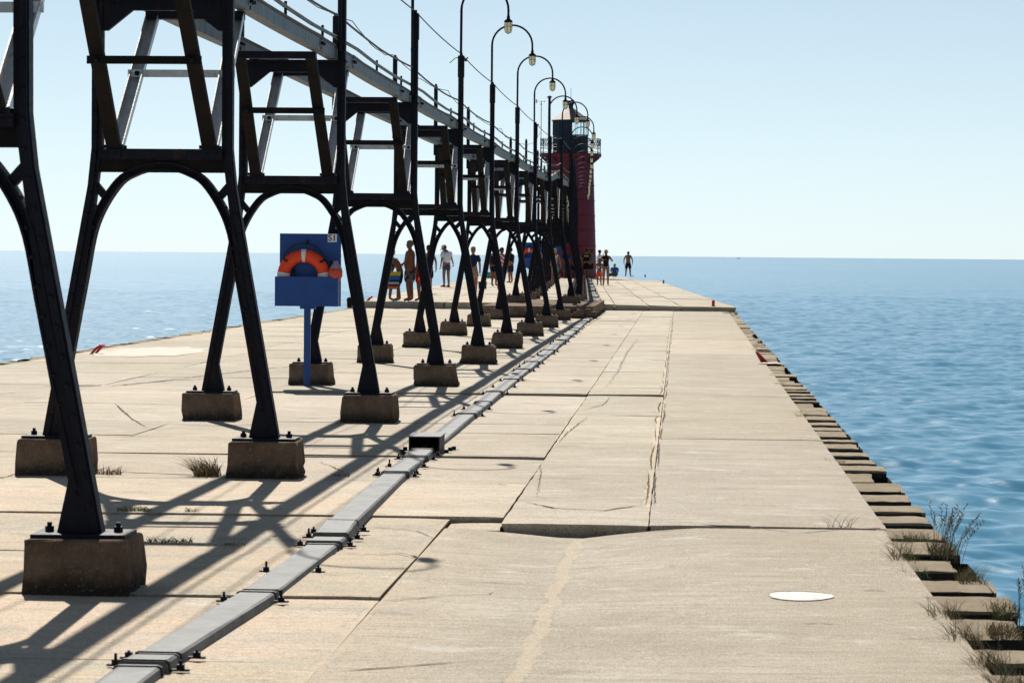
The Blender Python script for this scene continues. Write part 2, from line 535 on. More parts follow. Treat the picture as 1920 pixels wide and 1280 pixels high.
class Deck:
    def __init__(s):
        s.v = []; s.f = []; s.tone = []

    def slab(s, x0, x1, y0, y1, hz, gap=0.0015, thick=0.14, cell=0.16, far=False, tone=None, wob=0.006, gl=None, gr=None, taper=0.0, fn=None, wobs=None):
        wobs = wob if wobs is None else wobs
        """hz: heights at (x0,y0),(x1,y0),(x1,y1),(x0,y1)"""
        SLABS.append((x0, x1 + 0.2 * (taper > 0), y0, y1, hz, far, fn))
        gl = gap if gl is None else gl; gr = gap if gr is None else gr
        a0, a1, b0, b1 = x0 + gl, x1 - gr, y0 + gap, y1 - gap
        nx = max(2, int((a1 - a0) / cell)); ny = max(2, int((b1 - b0) / cell))
        ny = min(ny, 110)
        xs = np.linspace(0, 1, nx + 1); ys = np.linspace(0, 1, ny + 1)
        if tone is None:
            q = rng.uniform(0.89, 1.07)
            tone = (q * rng.uniform(0.985, 1.015), q, q * rng.uniform(0.97, 1.02))
        ph = rng.uniform(0, 6.28, 8)
        o = len(s.v)

        def wobf(u, k):
            return wob * (0.6 * math.sin(u * 2.1 + ph[k]) + 0.4 * math.sin(u * 7.3 + ph[k + 4])) + rng.normal(0, wob * 0.22)

        for j, vy in enumerate(ys):
            for i, vx in enumerate(xs):
                Y = b0 + (b1 - b0) * vy; X = a0 + (a1 + taper * max(0, Y - 18) - a0) * vx
                z = (hz[0] * (1 - vx) + hz[1] * vx) * (1 - vy) + (hz[3] * (1 - vx) + hz[2] * vx) * vy
                if fn: z += fn(X, Y)
                z += 0.0025 * math.sin(X * 1.7 + ph[0]) * math.sin(Y * 1.3 + ph[1])
                if i == 0: X += abs(wobf(Y, 0)) * 0.8 * wobs / max(wob, 1e-6)
                if i == nx: X -= abs(wobf(Y, 1)) * 0.8 * wobs / max(wob, 1e-6)
                if j == 0: Y += abs(wobf(X, 2)); z -= 0.003
                if j == ny: Y -= abs(wobf(X, 3)) * 0.5; z -= 0.003
                if i in (0, nx): z -= 0.003
                s.v.append((*pt(X, Y), z)); s.tone.append(tone)
        w = nx + 1
        for j in range(ny):
            for i in range(nx):
                s.f.append((o + j * w + i, o + j * w + i + 1, o + (j + 1) * w + i + 1, o + (j + 1) * w + i))
        ring = [o + i for i in range(nx + 1)] + [o + j * w + nx for j in range(1, ny + 1)] + [o + ny * w + i for i in range(nx - 1, -1, -1)] + [o + j * w for j in range(ny - 1, 0, -1)]
        b = len(s.v)
        cxm, cym = pt((a0 + a1) / 2, (b0 + b1) / 2)          # the sides are undercut, as broken slab edges are
        for r in ring:
            v = s.v[r]
            s.v.append((v[0] + (cxm - v[0]) * min(1, .055 / max(.01, abs(cxm - v[0]))), v[1] + (cym - v[1]) * min(1, .055 / max(.01, abs(cym - v[1]))), v[2] - thick)); s.tone.append(tuple(c * 0.9 for c in tone))
        n = len(ring)
        for k in range(n):
            s.f.append((ring[k], b + k, b + (k + 1) % n, ring[(k + 1) % n]))

    def build(s, name):
        me = bpy.data.meshes.new(name)
        me.from_pydata(s.v, [], s.f)
        me.materials.append(MATS["deck_concrete"])
        at = me.color_attributes.new("tone", 'FLOAT_COLOR', 'POINT')
        at.data.foreach_set("color", np.array([(*c, 1.0) for c in s.tone], dtype=np.float32).ravel())
        me.update()
        o = bpy.data.objects.new(name, me)
        COL.objects.link(o)
        return tag(o, kind="structure")


def deck_z(x, y):
    for x0, x1, y0, y1, hz, far, fn in SLABS:
        if not far and x0 <= x <= x1 and y0 <= y <= y1:
            u = (x - x0) / (x1 - x0); v = (y - y0) / (y1 - y0)
            return (fn(x, y) if fn else 0) + (hz[0] * (1 - u) + hz[1] * u) * (1 - v) + (hz[3] * (1 - u) + hz[2] * u) * v
    return 0.0


def joints(a, b, first, step, jit):
    out = [a]
    y = first
    while y < b - step * 0.5:
        out.append(y); y += step + random.uniform(-jit, jit)
    out.append(b)
    return out


dk = Deck()
NEAR0 = 3.0
BREAK = 17.3


def run(x0, x1, ys, amp=0.010, steps=None, **kw):
    for i in range(len(ys) - 1):
        hz = [random.uniform(-amp, amp) for _ in range(4)]
        if steps and i in steps:
            hz = steps[i]
        dk.slab(x0, x1, ys[i], ys[i + 1], hz, **kw)


LX = -9.45
run(LX, -6.9, joints(NEAR0, STEP_Y, 6.2, 3.6, 0.3), 0.004)
run(-6.9, -4.75, [NEAR0, 7.2, 10.4, 13.7, 17.4, 20.1, 22.7, 24.9, 27.1, 30.1, 34.0, 36.6, 39.9, 43.6, 47.2, 51, 54.6, 58, 61.6, 65, 68.8, 72.4, 76, 80, STEP_Y], 0.004)
# the run under the catwalk and conduit
ys = [NEAR0, 7.0, 11.2, 13.3, 15.25, 17.45, 20.2, 22.72, 25.8, 27.2, 29.75, 33.1, 35.1, 38.2, 41.6, 45.2, 48.9, 52.4, 56.2, 59.8, 63.6, 67.2, 70.8, 74.5, 78.2, 81.4, STEP_Y]
st = {}
for i in range(len(ys) - 1):
    st[i] = [random.uniform(-.0035, .0035) for _ in range(4)]
st[2] = [-0.004, -0.006, -0.004, -0.004]      # sinks towards 13.3
st[3] = [0.0, 0.012, -0.006, -0.004]
st[4] = [-0.004, -0.006, -0.006, -0.003]
st[5] = [0.004, 0.012, 0.0, 0.0]
st[6] = [0.0, 0.0, -0.012, -0.002]
st[7] = [0.002, 0.010, 0.0, 0.0]
st[10] = [-0.002, -0.006, -0.016, -0.012]
st[11] = [0.004, 0.016, 0.0, 0.0]
for i in range(len(ys) - 1):
    xr = -1.38 if ys[i + 1] < BREAK + 0.3 else -1.05
    dk.slab(-4.75, xr, ys[i], ys[i + 1], st[i], wobs=0.0003 if xr < -1.2 else None, gr=0.0002 if xr < -1.2 else None)
# middle run, below and beyond the break
def sink(x, y):
    f = max(0, min(1, 1 - (x + 0.6) / 0.72)) ** 1.3 if x > -0.6 else 1 - 0.78 * min(1, (-0.6 - x) / 0.7)
    return -0.072 * f * max(0, (y - 11) / 6)


run(-1.38, 1.22, [NEAR0, 17.05], 0, {0: [-.004, 0.0, 0.0, -.004]}, wob=0.014, wobs=0.0003, gl=0.0002, fn=sink, cell=0.13)
dk.slab(-1.38, -1.05, 17.04, 17.45, [-.035, -.03, -.02, -.028], cell=0.08, wob=0.012)
run(-1.05, -0.17, [BREAK - 0.2, 18.7, 22.3, 24.7, 28.9, 33.25, 35.0, 39.9, 44.5, 49, 53.5, 58, 63, 67.5, 72, 76.5, 80.5, STEP_Y], 0.003, {0: [0.004, 0.006, 0.0, 0.0], 4: [0.0, 0.0, -0.016, -0.012], 5: [0.004, 0.01, 0, 0]}, gr=0.001, wob=0.007)
run(-0.17, 1.24, [17.1, 25.35, 33.2, 39.8, 47.6, 56.0, 63.5, 71.4, 79.6, STEP_Y], 0.004, {0: [0.006, 0.004, 0.0, 0.0]}, gl=0.002, wob=0.005, taper=0.0028)
# a raised band just before the step
# the upper deck beyond the step
FAR1 = 205.0
for x0, x1, w in ((LX, -6.9, 4.2), (-6.9, -4.75, 3.9), (-4.75, -1.9, 3.7), (-1.9, -0.9, 3.6), (-0.9, 0.05, 3.9), (0.05, 1.68, 7.8)):
    jj = joints(STEP_Y, FAR1, STEP_Y + w * 0.9, w, 0.4)
    for i in range(len(jj) - 1):
        if jj[i] > 176 and x1 > 1.0: continue
        if jj[i] > 192 and x1 > -1.0: continue
        dz = [random.uniform(-.008, .008) for _ in range(4)]
        dk.slab(x0, x1, jj[i], jj[i + 1], [zfar(x0) + dz[0], zfar(x1) + dz[1], zfar(x1) + dz[2], zfar(x0) + dz[3]], cell=0.5, far=True, wob=0.012, gap=0.006, thick=0.26)
deck = dk.build("pier_deck")

b = MB()
b.box((LX + 0.02, NEAR0 - 1, -1.6), (1.2, STEP_Y + 0.3, -0.115), "joint_dirt")
core = [pt(LX + 0.02, STEP_Y), pt(1.64, STEP_Y), pt(1.64, 177), pt(0.0, 192), pt(-1.2, FAR1), pt(LX + 0.02, FAR1)]
b.prism([(x, y) for x, y in core], -1.6, -0.02, "ledge_concrete", 'XY')
core2 = [pt(LX + 0.06, STEP_Y + 0.06), pt(1.5, STEP_Y + 0.06), pt(1.5, 176), pt(-0.1, 191), pt(-1.3, FAR1 - .1), pt(LX + 0.06, FAR1 - .1)]
b.prism(core2, -0.03, 0.085, "joint_dirt", 'XY')
tag(b.build("pier_core"), kind="structure")


# cracks: narrow dirt-filled lines on the slabs
def crack(mb, pts, w, m="crack_dirt", jit=0.02, dz=0.004, even=False):
    P = []
    for i in range(len(pts) - 1):
        a, c = Vector(pts[i]), Vector(pts[i + 1])
        k = max(2, int((c - a).length / 0.07))
        for j in range(k):
            q = a + (c - a) * (j / k)
            P.append(Vector((q.x + random.uniform(-jit, jit) * 0.5, q.y + random.uniform(-jit, jit))))
    P.append(Vector(pts[-1]))
    vs = []; fs = []
    for i, q in enumerate(P):
        t = (P[min(i + 1, len(P) - 1)] - P[max(0, i - 1)]).normalized()
        n = Vector((-t.y, t.x))
        taper = min(1.0, 0.25 + 3.0 * min(i, len(P) - 1 - i) / len(P))
        ww = w * taper * (random.uniform(0.35, 1.35) if not even else 0.8 + 0.35 * math.sin(i * 0.31 + pts[0][0]) + random.uniform(-.08, .08)) / 2
        for sgn in (1, -1):
            x, y = q.x + n.x * ww * sgn, q.y + n.y * ww * sgn
            vs.append((x, y, deck_z(x, y) + dz))
    for i in range(len(P) - 1):
        fs.append((2 * i, 2 * i + 1, 2 * i + 3, 2 * i + 2))
    mb.add(vs, fs, m)


b = MB()
crack(b, [(-1.05, 22.0), (-1.0, 21.0), (-0.93, 19.1)], 0.005)
crack(b, [(-0.98, 18.6), (-0.78, 18.15), (-0.45, 18.05), (-0.2, 18.55)], 0.022)
crack(b, [(-1.35, 10.9), (-1.1, 11.1), (-0.75, 11.35)], 0.014)
crack(b, [(-1.36, 13.25), (-1.15, 13.5), (-0.9, 13.7), (-0.86, 13.9)], 0.010)
crack(b, [(-1.95, 16.9), (-1.5, 16.6), (-1.38, 16.2)], 0.008)
crack(b, [(-1.75, 15.2), (-1.5, 15.35), (-1.38, 15.2)], 0.014)
crack(b, [(-2.75, 22.0), (-2.5, 21.2), (-2.35, 20.5)], 0.010)
crack(b, [(-1.6, 19.9), (-1.3, 20.0), (-1.15, 19.95)], 0.008)
crack(b, [(-1.25, 20.1), (-1.18, 19.85)], 0.008)
crack(b, [(-1.02, 24.6), (-1.0, 26.0), (-0.9, 28.6)], 0.010)
crack(b, [(-1.0, 26.6), (-0.75, 26.5), (-0.6, 26.6)], 0.016)
crack(b, [(-0.88, 34.9), (-0.84, 40), (-0.86, 47), (-0.8, 56)], 0.010, jit=.05)
crack(b, [(-0.98, 29.8), (-0.8, 31.2), (-0.78, 33.0)], 0.010)
crack(b, [(-0.1, 25.4), (0.2, 25.5), (0.55, 25.3)], 0.010)
crack(b, [(-0.1, 42.8), (0.25, 43.2), (0.6, 42.9)], 0.022)
crack(b, [(0.15, 17.12), (0.42, 17.08), (0.7, 16.75), (0.95, 17.0), (1.2, 17.1)], 0.016)
crack(b, [(-0.25, 17.0), (0.0, 16.92)], 0.010)
for x, y, l, w in ((-1.25, 12.8, 0.16, 0.012), (0.62, 12.6, 0.14, 0.012), (-0.3, 14.3, .25, .006), (0.3, 11.6, .12, .008), (-0.9, 14.2, .3, .006), (-1.0, 16.4, .2, .006), (.95, 13.9, .12, .02), (-.72, 12.3, .18, .007), (-.75, 31.6, .35, .02), (-.5, 36.2, .3, .014), (-.65, 20.6, .2, .008), (-1.7, 24.2, .5, .010), (-1.6, 31.3, .3, .012)):
    crack(b, [(x - l / 2, y), (x, y + 0.03), (x + l / 2, y - 0.01)], w, jit=0.01)
# left apron: cracks between the footings and the lake
crack(b, [(-6.8, 33.2), (-6.2, 36.6), (-5.6, 39.8), (-5.0, 42.0)], 0.03)
crack(b, [(-5.9, 29.9), (-5.2, 27.2), (-4.85, 26.0)], 0.022)
crack(b, [(-7.5, 33.6), (-7.0, 33.9), (-6.9, 34.1)], 0.09)
crack(b, [(-6.75, 34.1), (-6.3, 35.5), (-5.9, 36.2)], 0.05)
crack(b, [(-5.2, 38.2), (-4.6, 38.6), (-4.1, 38.4), (-3.6, 38.5)], 0.05)
crack(b, [(-6.4, 41.0), (-5.6, 40.6)], 0.05)
crack(b, [(-8.4, 29.8), (-7.7, 31.6), (-7.2, 32.4)], 0.03)
crack(b, [(-5.3, 47.0), (-4.9, 47.3)], 0.12)
crack(b, [(-5.9, 25.2), (-4.9, 24.7), (-4.2, 24.6)], 0.03, "joint_dirt")
crack(b, [(-4.2, 20.7), (-3.6, 20.55), (-3.3, 20.5)], 0.05, "joint_dirt")
for i in range(26):
    x = random.uniform(-9, -3.6); y = random.uniform(22, 70); l = random.uniform(.3, 1.3)
    crack(b, [(x, y), (x + l * 0.5, y + random.uniform(-.3, .3)), (x + l, y + random.uniform(-.3, .5))], random.uniform(0.008, 0.03))
for i in range(30):
    x = random.uniform(-1.0, 1.0); y = random.uniform(26, 80); l = random.uniform(.1, .5)
    crack(b, [(x, y), (x + l, y + random.uniform(-.2, .2))], random.uniform(0.008, 0.02))
for e, x0 in ((0, -0.205), (1, -0.155)):
    yy = 18.5
    while yy < 70:
        y2 = yy + random.uniform(.8, 3.2)
        crack(b, [(x0 + random.uniform(-.012, .012), yy), (x0 + random.uniform(-.02, .02), (yy + y2) / 2), (x0 + random.uniform(-.012, .012), y2)], random.uniform(.006, .014), jit=.012)
        yy = y2 + random.uniform(.1, 1.0)
for y in (18.9, 20.6, 24.0, 26.3, 30.6, 36.2, 41.5, 46.4, 52.0):
    crack(b, [(-1.05, y + random.uniform(-.3, .3)), (-.9, y + .1), (-.72 + random.uniform(-.1, .1), y)], .012)
tag(b.build("pavement_cracks"), kind="structure")

# worn white paint by the ladders
b = MB()


def sheet(mb, cx, cy, rx, ry, m, dz):
    n = 26
    P = []
    for k in range(n):
        a = 2 * math.pi * k / n
        q = random.uniform(0.7, 1.1)
        P.append((cx + rx * q * math.cos(a), cy + ry * q * math.sin(a)))
    mb.add([(x, y, deck_z(x, y) + dz) for x, y in P] + [(cx, cy, deck_z(cx, cy) + dz)], [(k, (k + 1) % n, n) for k in range(n)], m)


sheet(b, -8.4, 45.5, 0.85, 2.6, "white_paint_worn", 0.005)
tag(b.build("pavement_paint"), kind="structure")

# round puddle with a chipped dark rim; its sky reflection is painted white
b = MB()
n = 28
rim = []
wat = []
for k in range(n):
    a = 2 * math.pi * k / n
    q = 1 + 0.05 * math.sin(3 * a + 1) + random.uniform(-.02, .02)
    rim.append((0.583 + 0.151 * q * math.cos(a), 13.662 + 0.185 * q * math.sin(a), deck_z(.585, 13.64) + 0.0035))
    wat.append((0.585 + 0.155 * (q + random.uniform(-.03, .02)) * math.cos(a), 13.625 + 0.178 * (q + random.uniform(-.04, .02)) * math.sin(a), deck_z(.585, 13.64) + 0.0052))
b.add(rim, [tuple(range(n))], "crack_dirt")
b.add(wat, [tuple(range(n))], "puddle_reflection")
tag(b.build("puddle"), kind="structure")

# broken front of the upper deck under the catwalk
b = MB()
pl = [(-5.05, 73.5), (-4.4, 73.4), (-3.6, 73.45), (-2.9, 73.5), (-2.22, 73.7), (-2.18, 76), (-2.2, 84.4), (-5.05, 84.4)]
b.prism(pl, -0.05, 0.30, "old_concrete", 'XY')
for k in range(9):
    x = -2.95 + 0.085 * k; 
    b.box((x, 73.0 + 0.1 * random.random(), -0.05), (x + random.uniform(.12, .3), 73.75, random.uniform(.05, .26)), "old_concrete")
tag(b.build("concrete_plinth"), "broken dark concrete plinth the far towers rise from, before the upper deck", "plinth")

# ------------------------------------------------------------------ lake
ZW = -1.05


def make_water():
    rr = [9.0]
    while rr[-1] < 45000:
        r = rr[-1]
        rr.append(r * (1.0026 if r < 200 else (1.0036 if r < 800 else (1.03 if r < 3000 else 1.25))))
    rr = np.array(rr)
    th = np.concatenate([np.radians(np.linspace(-75, -16, 60)), np.radians(np.linspace(-15.8, 11.8, 560)), np.radians(np.linspace(12, 75, 60))])
    R, T = np.meshgrid(rr, th, indexing='ij')
    X = R * np.sin(T); Y = R * np.cos(T)
    Z = np.zeros_like(X)
    dr = np.gradient(rr)[:, None]
    dth = np.gradient(th)[None, :] * R
    N = 130
    for i in range(N):
        lam = math.exp(random.uniform(math.log(0.33), math.log(6.5)))
        k = 2 * math.pi / lam
        d = random.gauss(rad(-105), rad(44))
        kx, ky = k * math.cos(d), k * math.sin(d)
        amp = 0.0044 * lam ** 0.84 / (1 + (lam / 1.8) ** 1.75)
        ph = random.uniform(0, 6.28)
        fil = np.clip(2.2 - 5.0 * dr / lam * abs(ky) / k, 0, 1) * np.clip(2.2 - 5.0 * dth / lam * abs(kx) / k, 0, 1)
        P = kx * X + ky * Y + ph
        Z += amp * fil * (np.sin(P) + 0.22 * np.cos(2 * P))
    V = np.stack([X, Y, Z], -1).reshape(-1, 3)
    nr, nt = X.shape
    idx = np.arange(nr * nt).reshape(nr, nt)
    Fq = np.stack([idx[:-1, :-1], idx[:-1, 1:], idx[1:, 1:], idx[1:, :-1]], -1).reshape(-1, 4)[:, ::-1]
    me = bpy.data.meshes.new("lake_water")
    me.vertices.add(len(V)); me.vertices.foreach_set("co", V.astype(np.float32).ravel())
    me.loops.add(Fq.size); me.loops.foreach_set("vertex_index", Fq.astype(np.int32).ravel())
    me.polygons.add(len(Fq))
    me.polygons.foreach_set("loop_start", np.arange(0, Fq.size, 4, dtype=np.int32))
    me.polygons.foreach_set("loop_total", np.full(len(Fq), 4, dtype=np.int32))
    me.polygons.foreach_set("use_smooth", np.ones(len(Fq), dtype=bool))
    me.materials.append(MATS["lake_water"])
    me.update(calc_edges=True)
    o = bpy.data.objects.new("lake_water", me)
    COL.objects.link(o)
    o.location = (0, 0, ZW)
    tag(o, kind="structure")


make_water()
b = MB()
b.add([(-45000, -3000, 0), (45000, -3000, 0), (45000, 20, 0), (-45000, 20, 0)], [(0, 1, 2, 3)], "lake_water")
tag(b.build("lake_bed_water", None, (0, 0, ZW - 0.6)), kind="structure")

# ------------------------------------------------------------------ sheet pile edges
ORD = ["zeroth", "first", "second", "third", "fourth", "fifth", "sixth", "seventh", "eighth", "ninth", "tenth", "eleventh", "twelfth", "thirteenth", "fourteenth", "fifteenth", "sixteenth", "seventeenth", "eighteenth", "nineteenth", "twentieth"]


def pile_wall(name, sgn, label, xin, xout, y0, y1, pitch):
    t = thing(name, label, "sheet piling", (xin(y0), y0, 0))
    ox, oy = xin(y0), y0
    w = MB()
    y = y0
    pts = []
    while y < y1:
        xi, xo = xin(y), xout(y)
        pts += [(xi - ox, y - oy), (xi - ox + sgn * .02, y - oy + pitch * 0.36), (xo - ox, y - oy + pitch * 0.42), (xo - ox, y - oy + pitch * 0.96)]
        y += pitch
    vs = []; fs = []
    for i, (x, yy) in enumerate(pts):
        vs += [(x, yy, -0.02), (x, yy, -1.7)]
        if i: fs.append((2 * i - 2, 2 * i - 1, 2 * i + 1, 2 * i))
    w.add(vs, fs, "pile_steel")
    w.build("sheet_wall", t)
    fl = MB()
    vs = []; fs = []
    yy = y0; i = 0
    while yy < y1:
        vs += [(xin(yy) - ox - sgn * .02, yy - oy, -0.62), (xout(yy) - ox - sgn * 0.02, yy - oy, -0.66)]
        if i: fs.append((2 * i - 2, 2 * i, 2 * i + 1, 2 * i - 1))
        yy += 2.0; i += 1
    fl.add(vs, fs, "pile_steel")
    fl.build("pan_floor", t)
    y = y0
    while y < y1:
        xi, xo = xin(y), xout(y)
        m = MB()
        a = y + pitch * random.uniform(0.50, 0.56) - oy; c = y + pitch * random.uniform(0.97, 1.02) - oy
        za, zb = random.uniform(-.025, .0), random.uniform(-.02, .006)
        rot = random.random() < .22
        xo2 = xo + sgn * (random.uniform(-.13, -.04) if rot else random.uniform(-.035, .035)) - ox
        if rot: za -= random.uniform(.0, .05)
        xi2 = xi - ox - sgn * 0.03
        nx, ny = 6, 5
        vs = []
        for j in range(ny + 1):
            for i in range(nx + 1):
                x = xi2 + (xo2 - xi2) * i / nx; q = a + (c - a) * j / ny
                z = za + (zb - za) * j / ny + random.uniform(-.0025, .0025)
                if j == 0: q += random.uniform(-.012, .012); z -= 0.003
                if i == nx: x += random.uniform(-.012, .008); z -= 0.004
                vs.append((x, q, z))
        fs = []
        for j in range(ny):
            for i in range(nx):
                k = j * (nx + 1) + i
                fs.append((k, k + 1, k + nx + 2, k + nx + 1) if sgn > 0 else (k, k + nx + 1, k + nx + 2, k + 1))
        o = len(vs)
        ring = [i for i in range(nx + 1)] + [j * (nx + 1) + nx for j in range(1, ny + 1)] + [ny * (nx + 1) + i for i in range(nx - 1, -1, -1)] + [j * (nx + 1) for j in range(ny - 1, 0, -1)]
        for r in ring:
            vs.append((vs[r][0], vs[r][1] + (0.03 if r <= nx else 0), vs[r][2] - 0.62))
        m.add(vs[:o], fs, "ledge_concrete")
        rv = [vs[q] for q in ring]; n = len(ring)
        mid = [(x, q, z - 0.018) for x, q, z in rv]
        m.add(rv + mid, [(k, n + k, n + (k + 1) % n, (k + 1) % n) for k in range(n)], "ledge_concrete")
        m.add(mid + vs[o:], [(k, n + k, n + (k + 1) % n, (k + 1) % n) for k in range(n)], "pile_steel")
        if random.random() < 0.4:
            m.box((min(xi2, xo2) + .04, a - .05, za - random.uniform(.09, .14)), (max(xi2, xo2) - random.uniform(.1, .2), a + .02, za - .05 - .02 * random.random()), "ledge_concrete")
        m.build("edge_block", t)
        y += pitch


pile_wall("sheet_pile_edge", 1, "rusty corrugated sheet piling with concrete teeth along the grassy lake edge at right", lambda y: 1.205 + 0.0028 * max(0, y - 18), lambda y: 1.52 + 0.0018 * y - 0.00001 * y * y, 3.4, 80.0, 0.86)
pile_wall("sheet_pile_edge", -1, "pier edge piling at left, seen across the deck beyond the black towers", lambda y: -9.42, lambda y: -9.78, 28.0, STEP_Y - 0.5, 0.86)
b = MB()
b.box((1.2, 80.1, -0.5), (1.62, 84.3, -0.02), "ledge_concrete")
tag(b.build("edge_corner_block"), "rough concrete corner block with grass, between sheet piling teeth and upper deck step", "block")

# ------------------------------------------------------------------ catwalk towers
TC = -3.71                                    # centre line of the catwalk
FEET, COLU = 0.76, 0.47
TY = [13.5, 20.5, 27.4, 34.95, 42.3, 49.4, 57.0]
while TY[-1] < 172:
    TY.append(TY[-1] + 7.15)


def footing_geo(f, cx, chip=1.0):
    nseg = 7
    vs = []
    prof = [(0.257, 0.23, -0.06), (0.256, 0.228, 0.03), (0.252, 0.222, 0.09), (0.243, 0.212, 0.237), (0.240, 0.208, 0.252), (0.228, 0.198, 0.258)]
    ring_n = nseg * 4
    skew = random.uniform(-.006, .006) * chip
    bite = random.randrange(ring_n)
    for hx, hy, z in prof:
        for side in range(4):
            for k in range(nseg):
                u = -1 + 2 * k / nseg
                x, y = ((u, -1), (1, u), (-u, 1), (-1, -u))[side]
                j = (0.014 if z < 0.1 else 0.004) * chip
                d = abs((side * nseg + k - bite + ring_n // 2) % ring_n - ring_n // 2)
                b = 1 - (0.10 * chip if d == 0 else 0.05 * chip if d == 1 else 0) * (1 if z < .12 else .15)
                vs.append((cx + x * hx * b + skew * z * 8 + random.uniform(-j, j), y * hy * b + random.uniform(-j, j), z + (random.uniform(-.004, .003) if 0.1 < z < .255 else 0)))
    fs = []
    for i in range(len(prof) - 1):
        for k in range(ring_n):
            fs.append((i * ring_n + k, i * ring_n + (k + 1) % ring_n, (i + 1) * ring_n + (k + 1) % ring_n, (i + 1) * ring_n + k))
    fs.append(tuple((len(prof) - 1) * ring_n + k for k in range(ring_n)))
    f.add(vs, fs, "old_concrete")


def tower_proto():
    t = thing("catwalk_tower", None, "steel tower", (0, 0, 0), 0, "black steel towers carrying the catwalk")
    S = "steel_black"
    for sg in (1, -1):
        # footing: a battered concrete block, chipped at the bottom
        f = MB()
        cx = sg * FEET
        footing_geo(f, cx)
        fo = f.build("footing", t)
        p = MB()
        p.box((cx - .225, -.15, .2585), (cx + .225, .15, .277), S)
        p.build("base_plate", fo)
        for q in (-0.165, 0.165):
            a = MB()
            a.tube([(cx + q, 0.0, .277), (cx + q, 0.0, .305)], .022, S, 6, True, False)
            a.tube([(cx + q, 0.0, .305), (cx + q, 0.0, .325)], .012, S, 8, True, False)
            a.build("anchor_bolt", fo)
        # leg with its gusset foot; the outer leg runs on above the girder as a lamp and cable post
        L = MB()
        top = 4.5 if sg > 0 else 3.44
        out = [(.508, top), (.508, 2.34), (.535, 2.07), (.855, .277), (.64, .277), (.693, .53), (.585, 1.13), (.478, 1.98), (.432, 2.36), (.432, top)]
        pts = [(sg * a, c) for a, c in out]
        if sg > 0: pts = pts[::-1]
        L.prism(pts, -.045, .045, S)
        strip = [(.500, top - .02), (.500, 2.34), (.524, 2.07), (.842, .279), (.805, .279), (.49, 2.06), (.466, 2.34), (.466, top - .02)]
        pts = [(sg * a, c) for a, c in strip]
        if sg > 0: pts = pts[::-1]
        L.prism(pts, -.068, -.0455, S)
        L.prism(pts, .0455, .068, S)
        z = 0.42
        while z < 3.3:
            if z < 2.07:
                u = .835 - (z - .277) * .179 - .012
            else:
                u = .484
            L.bolt((sg * u, -.068, z), .014, .012, S, 'Y')
            if z < 1.9:
                L.bolt((sg * (u - .07), -.045, z + .05), .014, .012, S, 'Y')
            z += 0.145
        if sg > 0:
            L.box((.425, -.052, 4.20), (.516, .052, 4.515), S)
            L.tube([(.47, 0, 4.515), (.47, 0, 4.56)], .022, S, 8)
        L.build("leg", t)
        s_ = MB()
        s_.bar((sg * .492, 0, 2.085), (sg * .418, 0, 2.0), .055, .05, S, (0, 0, 1))
        s_.build("strut", t)
    # arch
    inn = [(.725, .50), (.66, .80), (.59, 1.12), (.533, 1.42), (.476, 1.727), (.40, 1.917), (.287, 2.08), (.19, 2.14), (.097, 2.172), (0, 2.18)]
    # smooth resample of the half arch
    full = [(-a, c) for a, c in inn] + [(a, c) for a, c in inn[-2::-1]]
    P = [Vector(p) for p in full]
    sm = []
    for i in range(len(P) - 1):
        p0, p1, p2, p3 = P[max(0, i - 1)], P[i], P[i + 1], P[min(len(P) - 1, i + 2)]
        for k in range(4):
            u = k / 4
            sm.append(0.5 * ((2 * p1) + (-p0 + p2) * u + (2 * p0 - 5 * p1 + 4 * p2 - p3) * u * u + (-p0 + 3 * p1 - 3 * p2 + p3) * u ** 3))
    sm.append(P[-1])
    A = MB()
    for (w0, w1, y0, y1) in ((0.0, 0.058, -.012, .012), (0.0, 0.012, -.056, .056), (0.048, 0.060, -.050, .050)):
        vs = []; fs = []
        for i, p in enumerate(sm):
            tn = (sm[min(i + 1, len(sm) - 1)] - sm[max(0, i - 1)]).normalized()
            nn = Vector((-tn.y, tn.x))
            for w in (w0, w1):
                q = p + nn * w
                vs += [(q.x, y0, q.y), (q.x, y1, q.y)]
        for i in range(len(sm) - 1):
            o = i * 4
            for a, c in ((0, 1), (1, 3), (3, 2), (2, 0)):
                fs.append((o + a, o + c, o + 4 + c, o + 4 + a))
        A.add(vs, fs, S)
    for i in range(3, len(sm) - 3, 3):
        tn = (sm[i + 1] - sm[i - 1]).normalized(); nn = Vector((-tn.y, tn.x))
        q = sm[i] + nn * .03
        A.bolt((q.x, -.012, q.y), .014, .016, S, 'Y')
    A.build("arch", t)
    # beams
    B = MB()
    B.box((-.445, -.075, 2.262), (.445, .075, 2.335), S)
    B.box((-.47, -.03, 2.168), (.47, .03, 2.26), "steel_dark_brown")
    for sg in (1, -1):
        B.box((sg * .44 - (.15 if sg > 0 else 0), -.088, 2.268), (sg * .44 + (.15 if sg < 0 else 0), -.0755, 2.33), S)
        for q in (.33, .39, .43):
            B.bolt((sg * q, -.088, 2.30), .013, .012, S, 'Y')
    B.build("crossbeam", t)
    B = MB()
    B.prism([(-.431, 3.18), (-.40, 3.18), (-.22, 3.325), (.22, 3.325), (.40, 3.18), (.431, 3.18), (.431, 3.415), (-.431, 3.415)], -.03, .03, S)
    B.box((-.52, -.07, 3.417), (.52, .07, 3.44), S)
    for sg in (1, -1):
        for q in (.42, .36, .30):
            B.bolt((sg * q, -.03, 3.37), .012, .012, S, 'Y')
    B.build("top_beam", t)
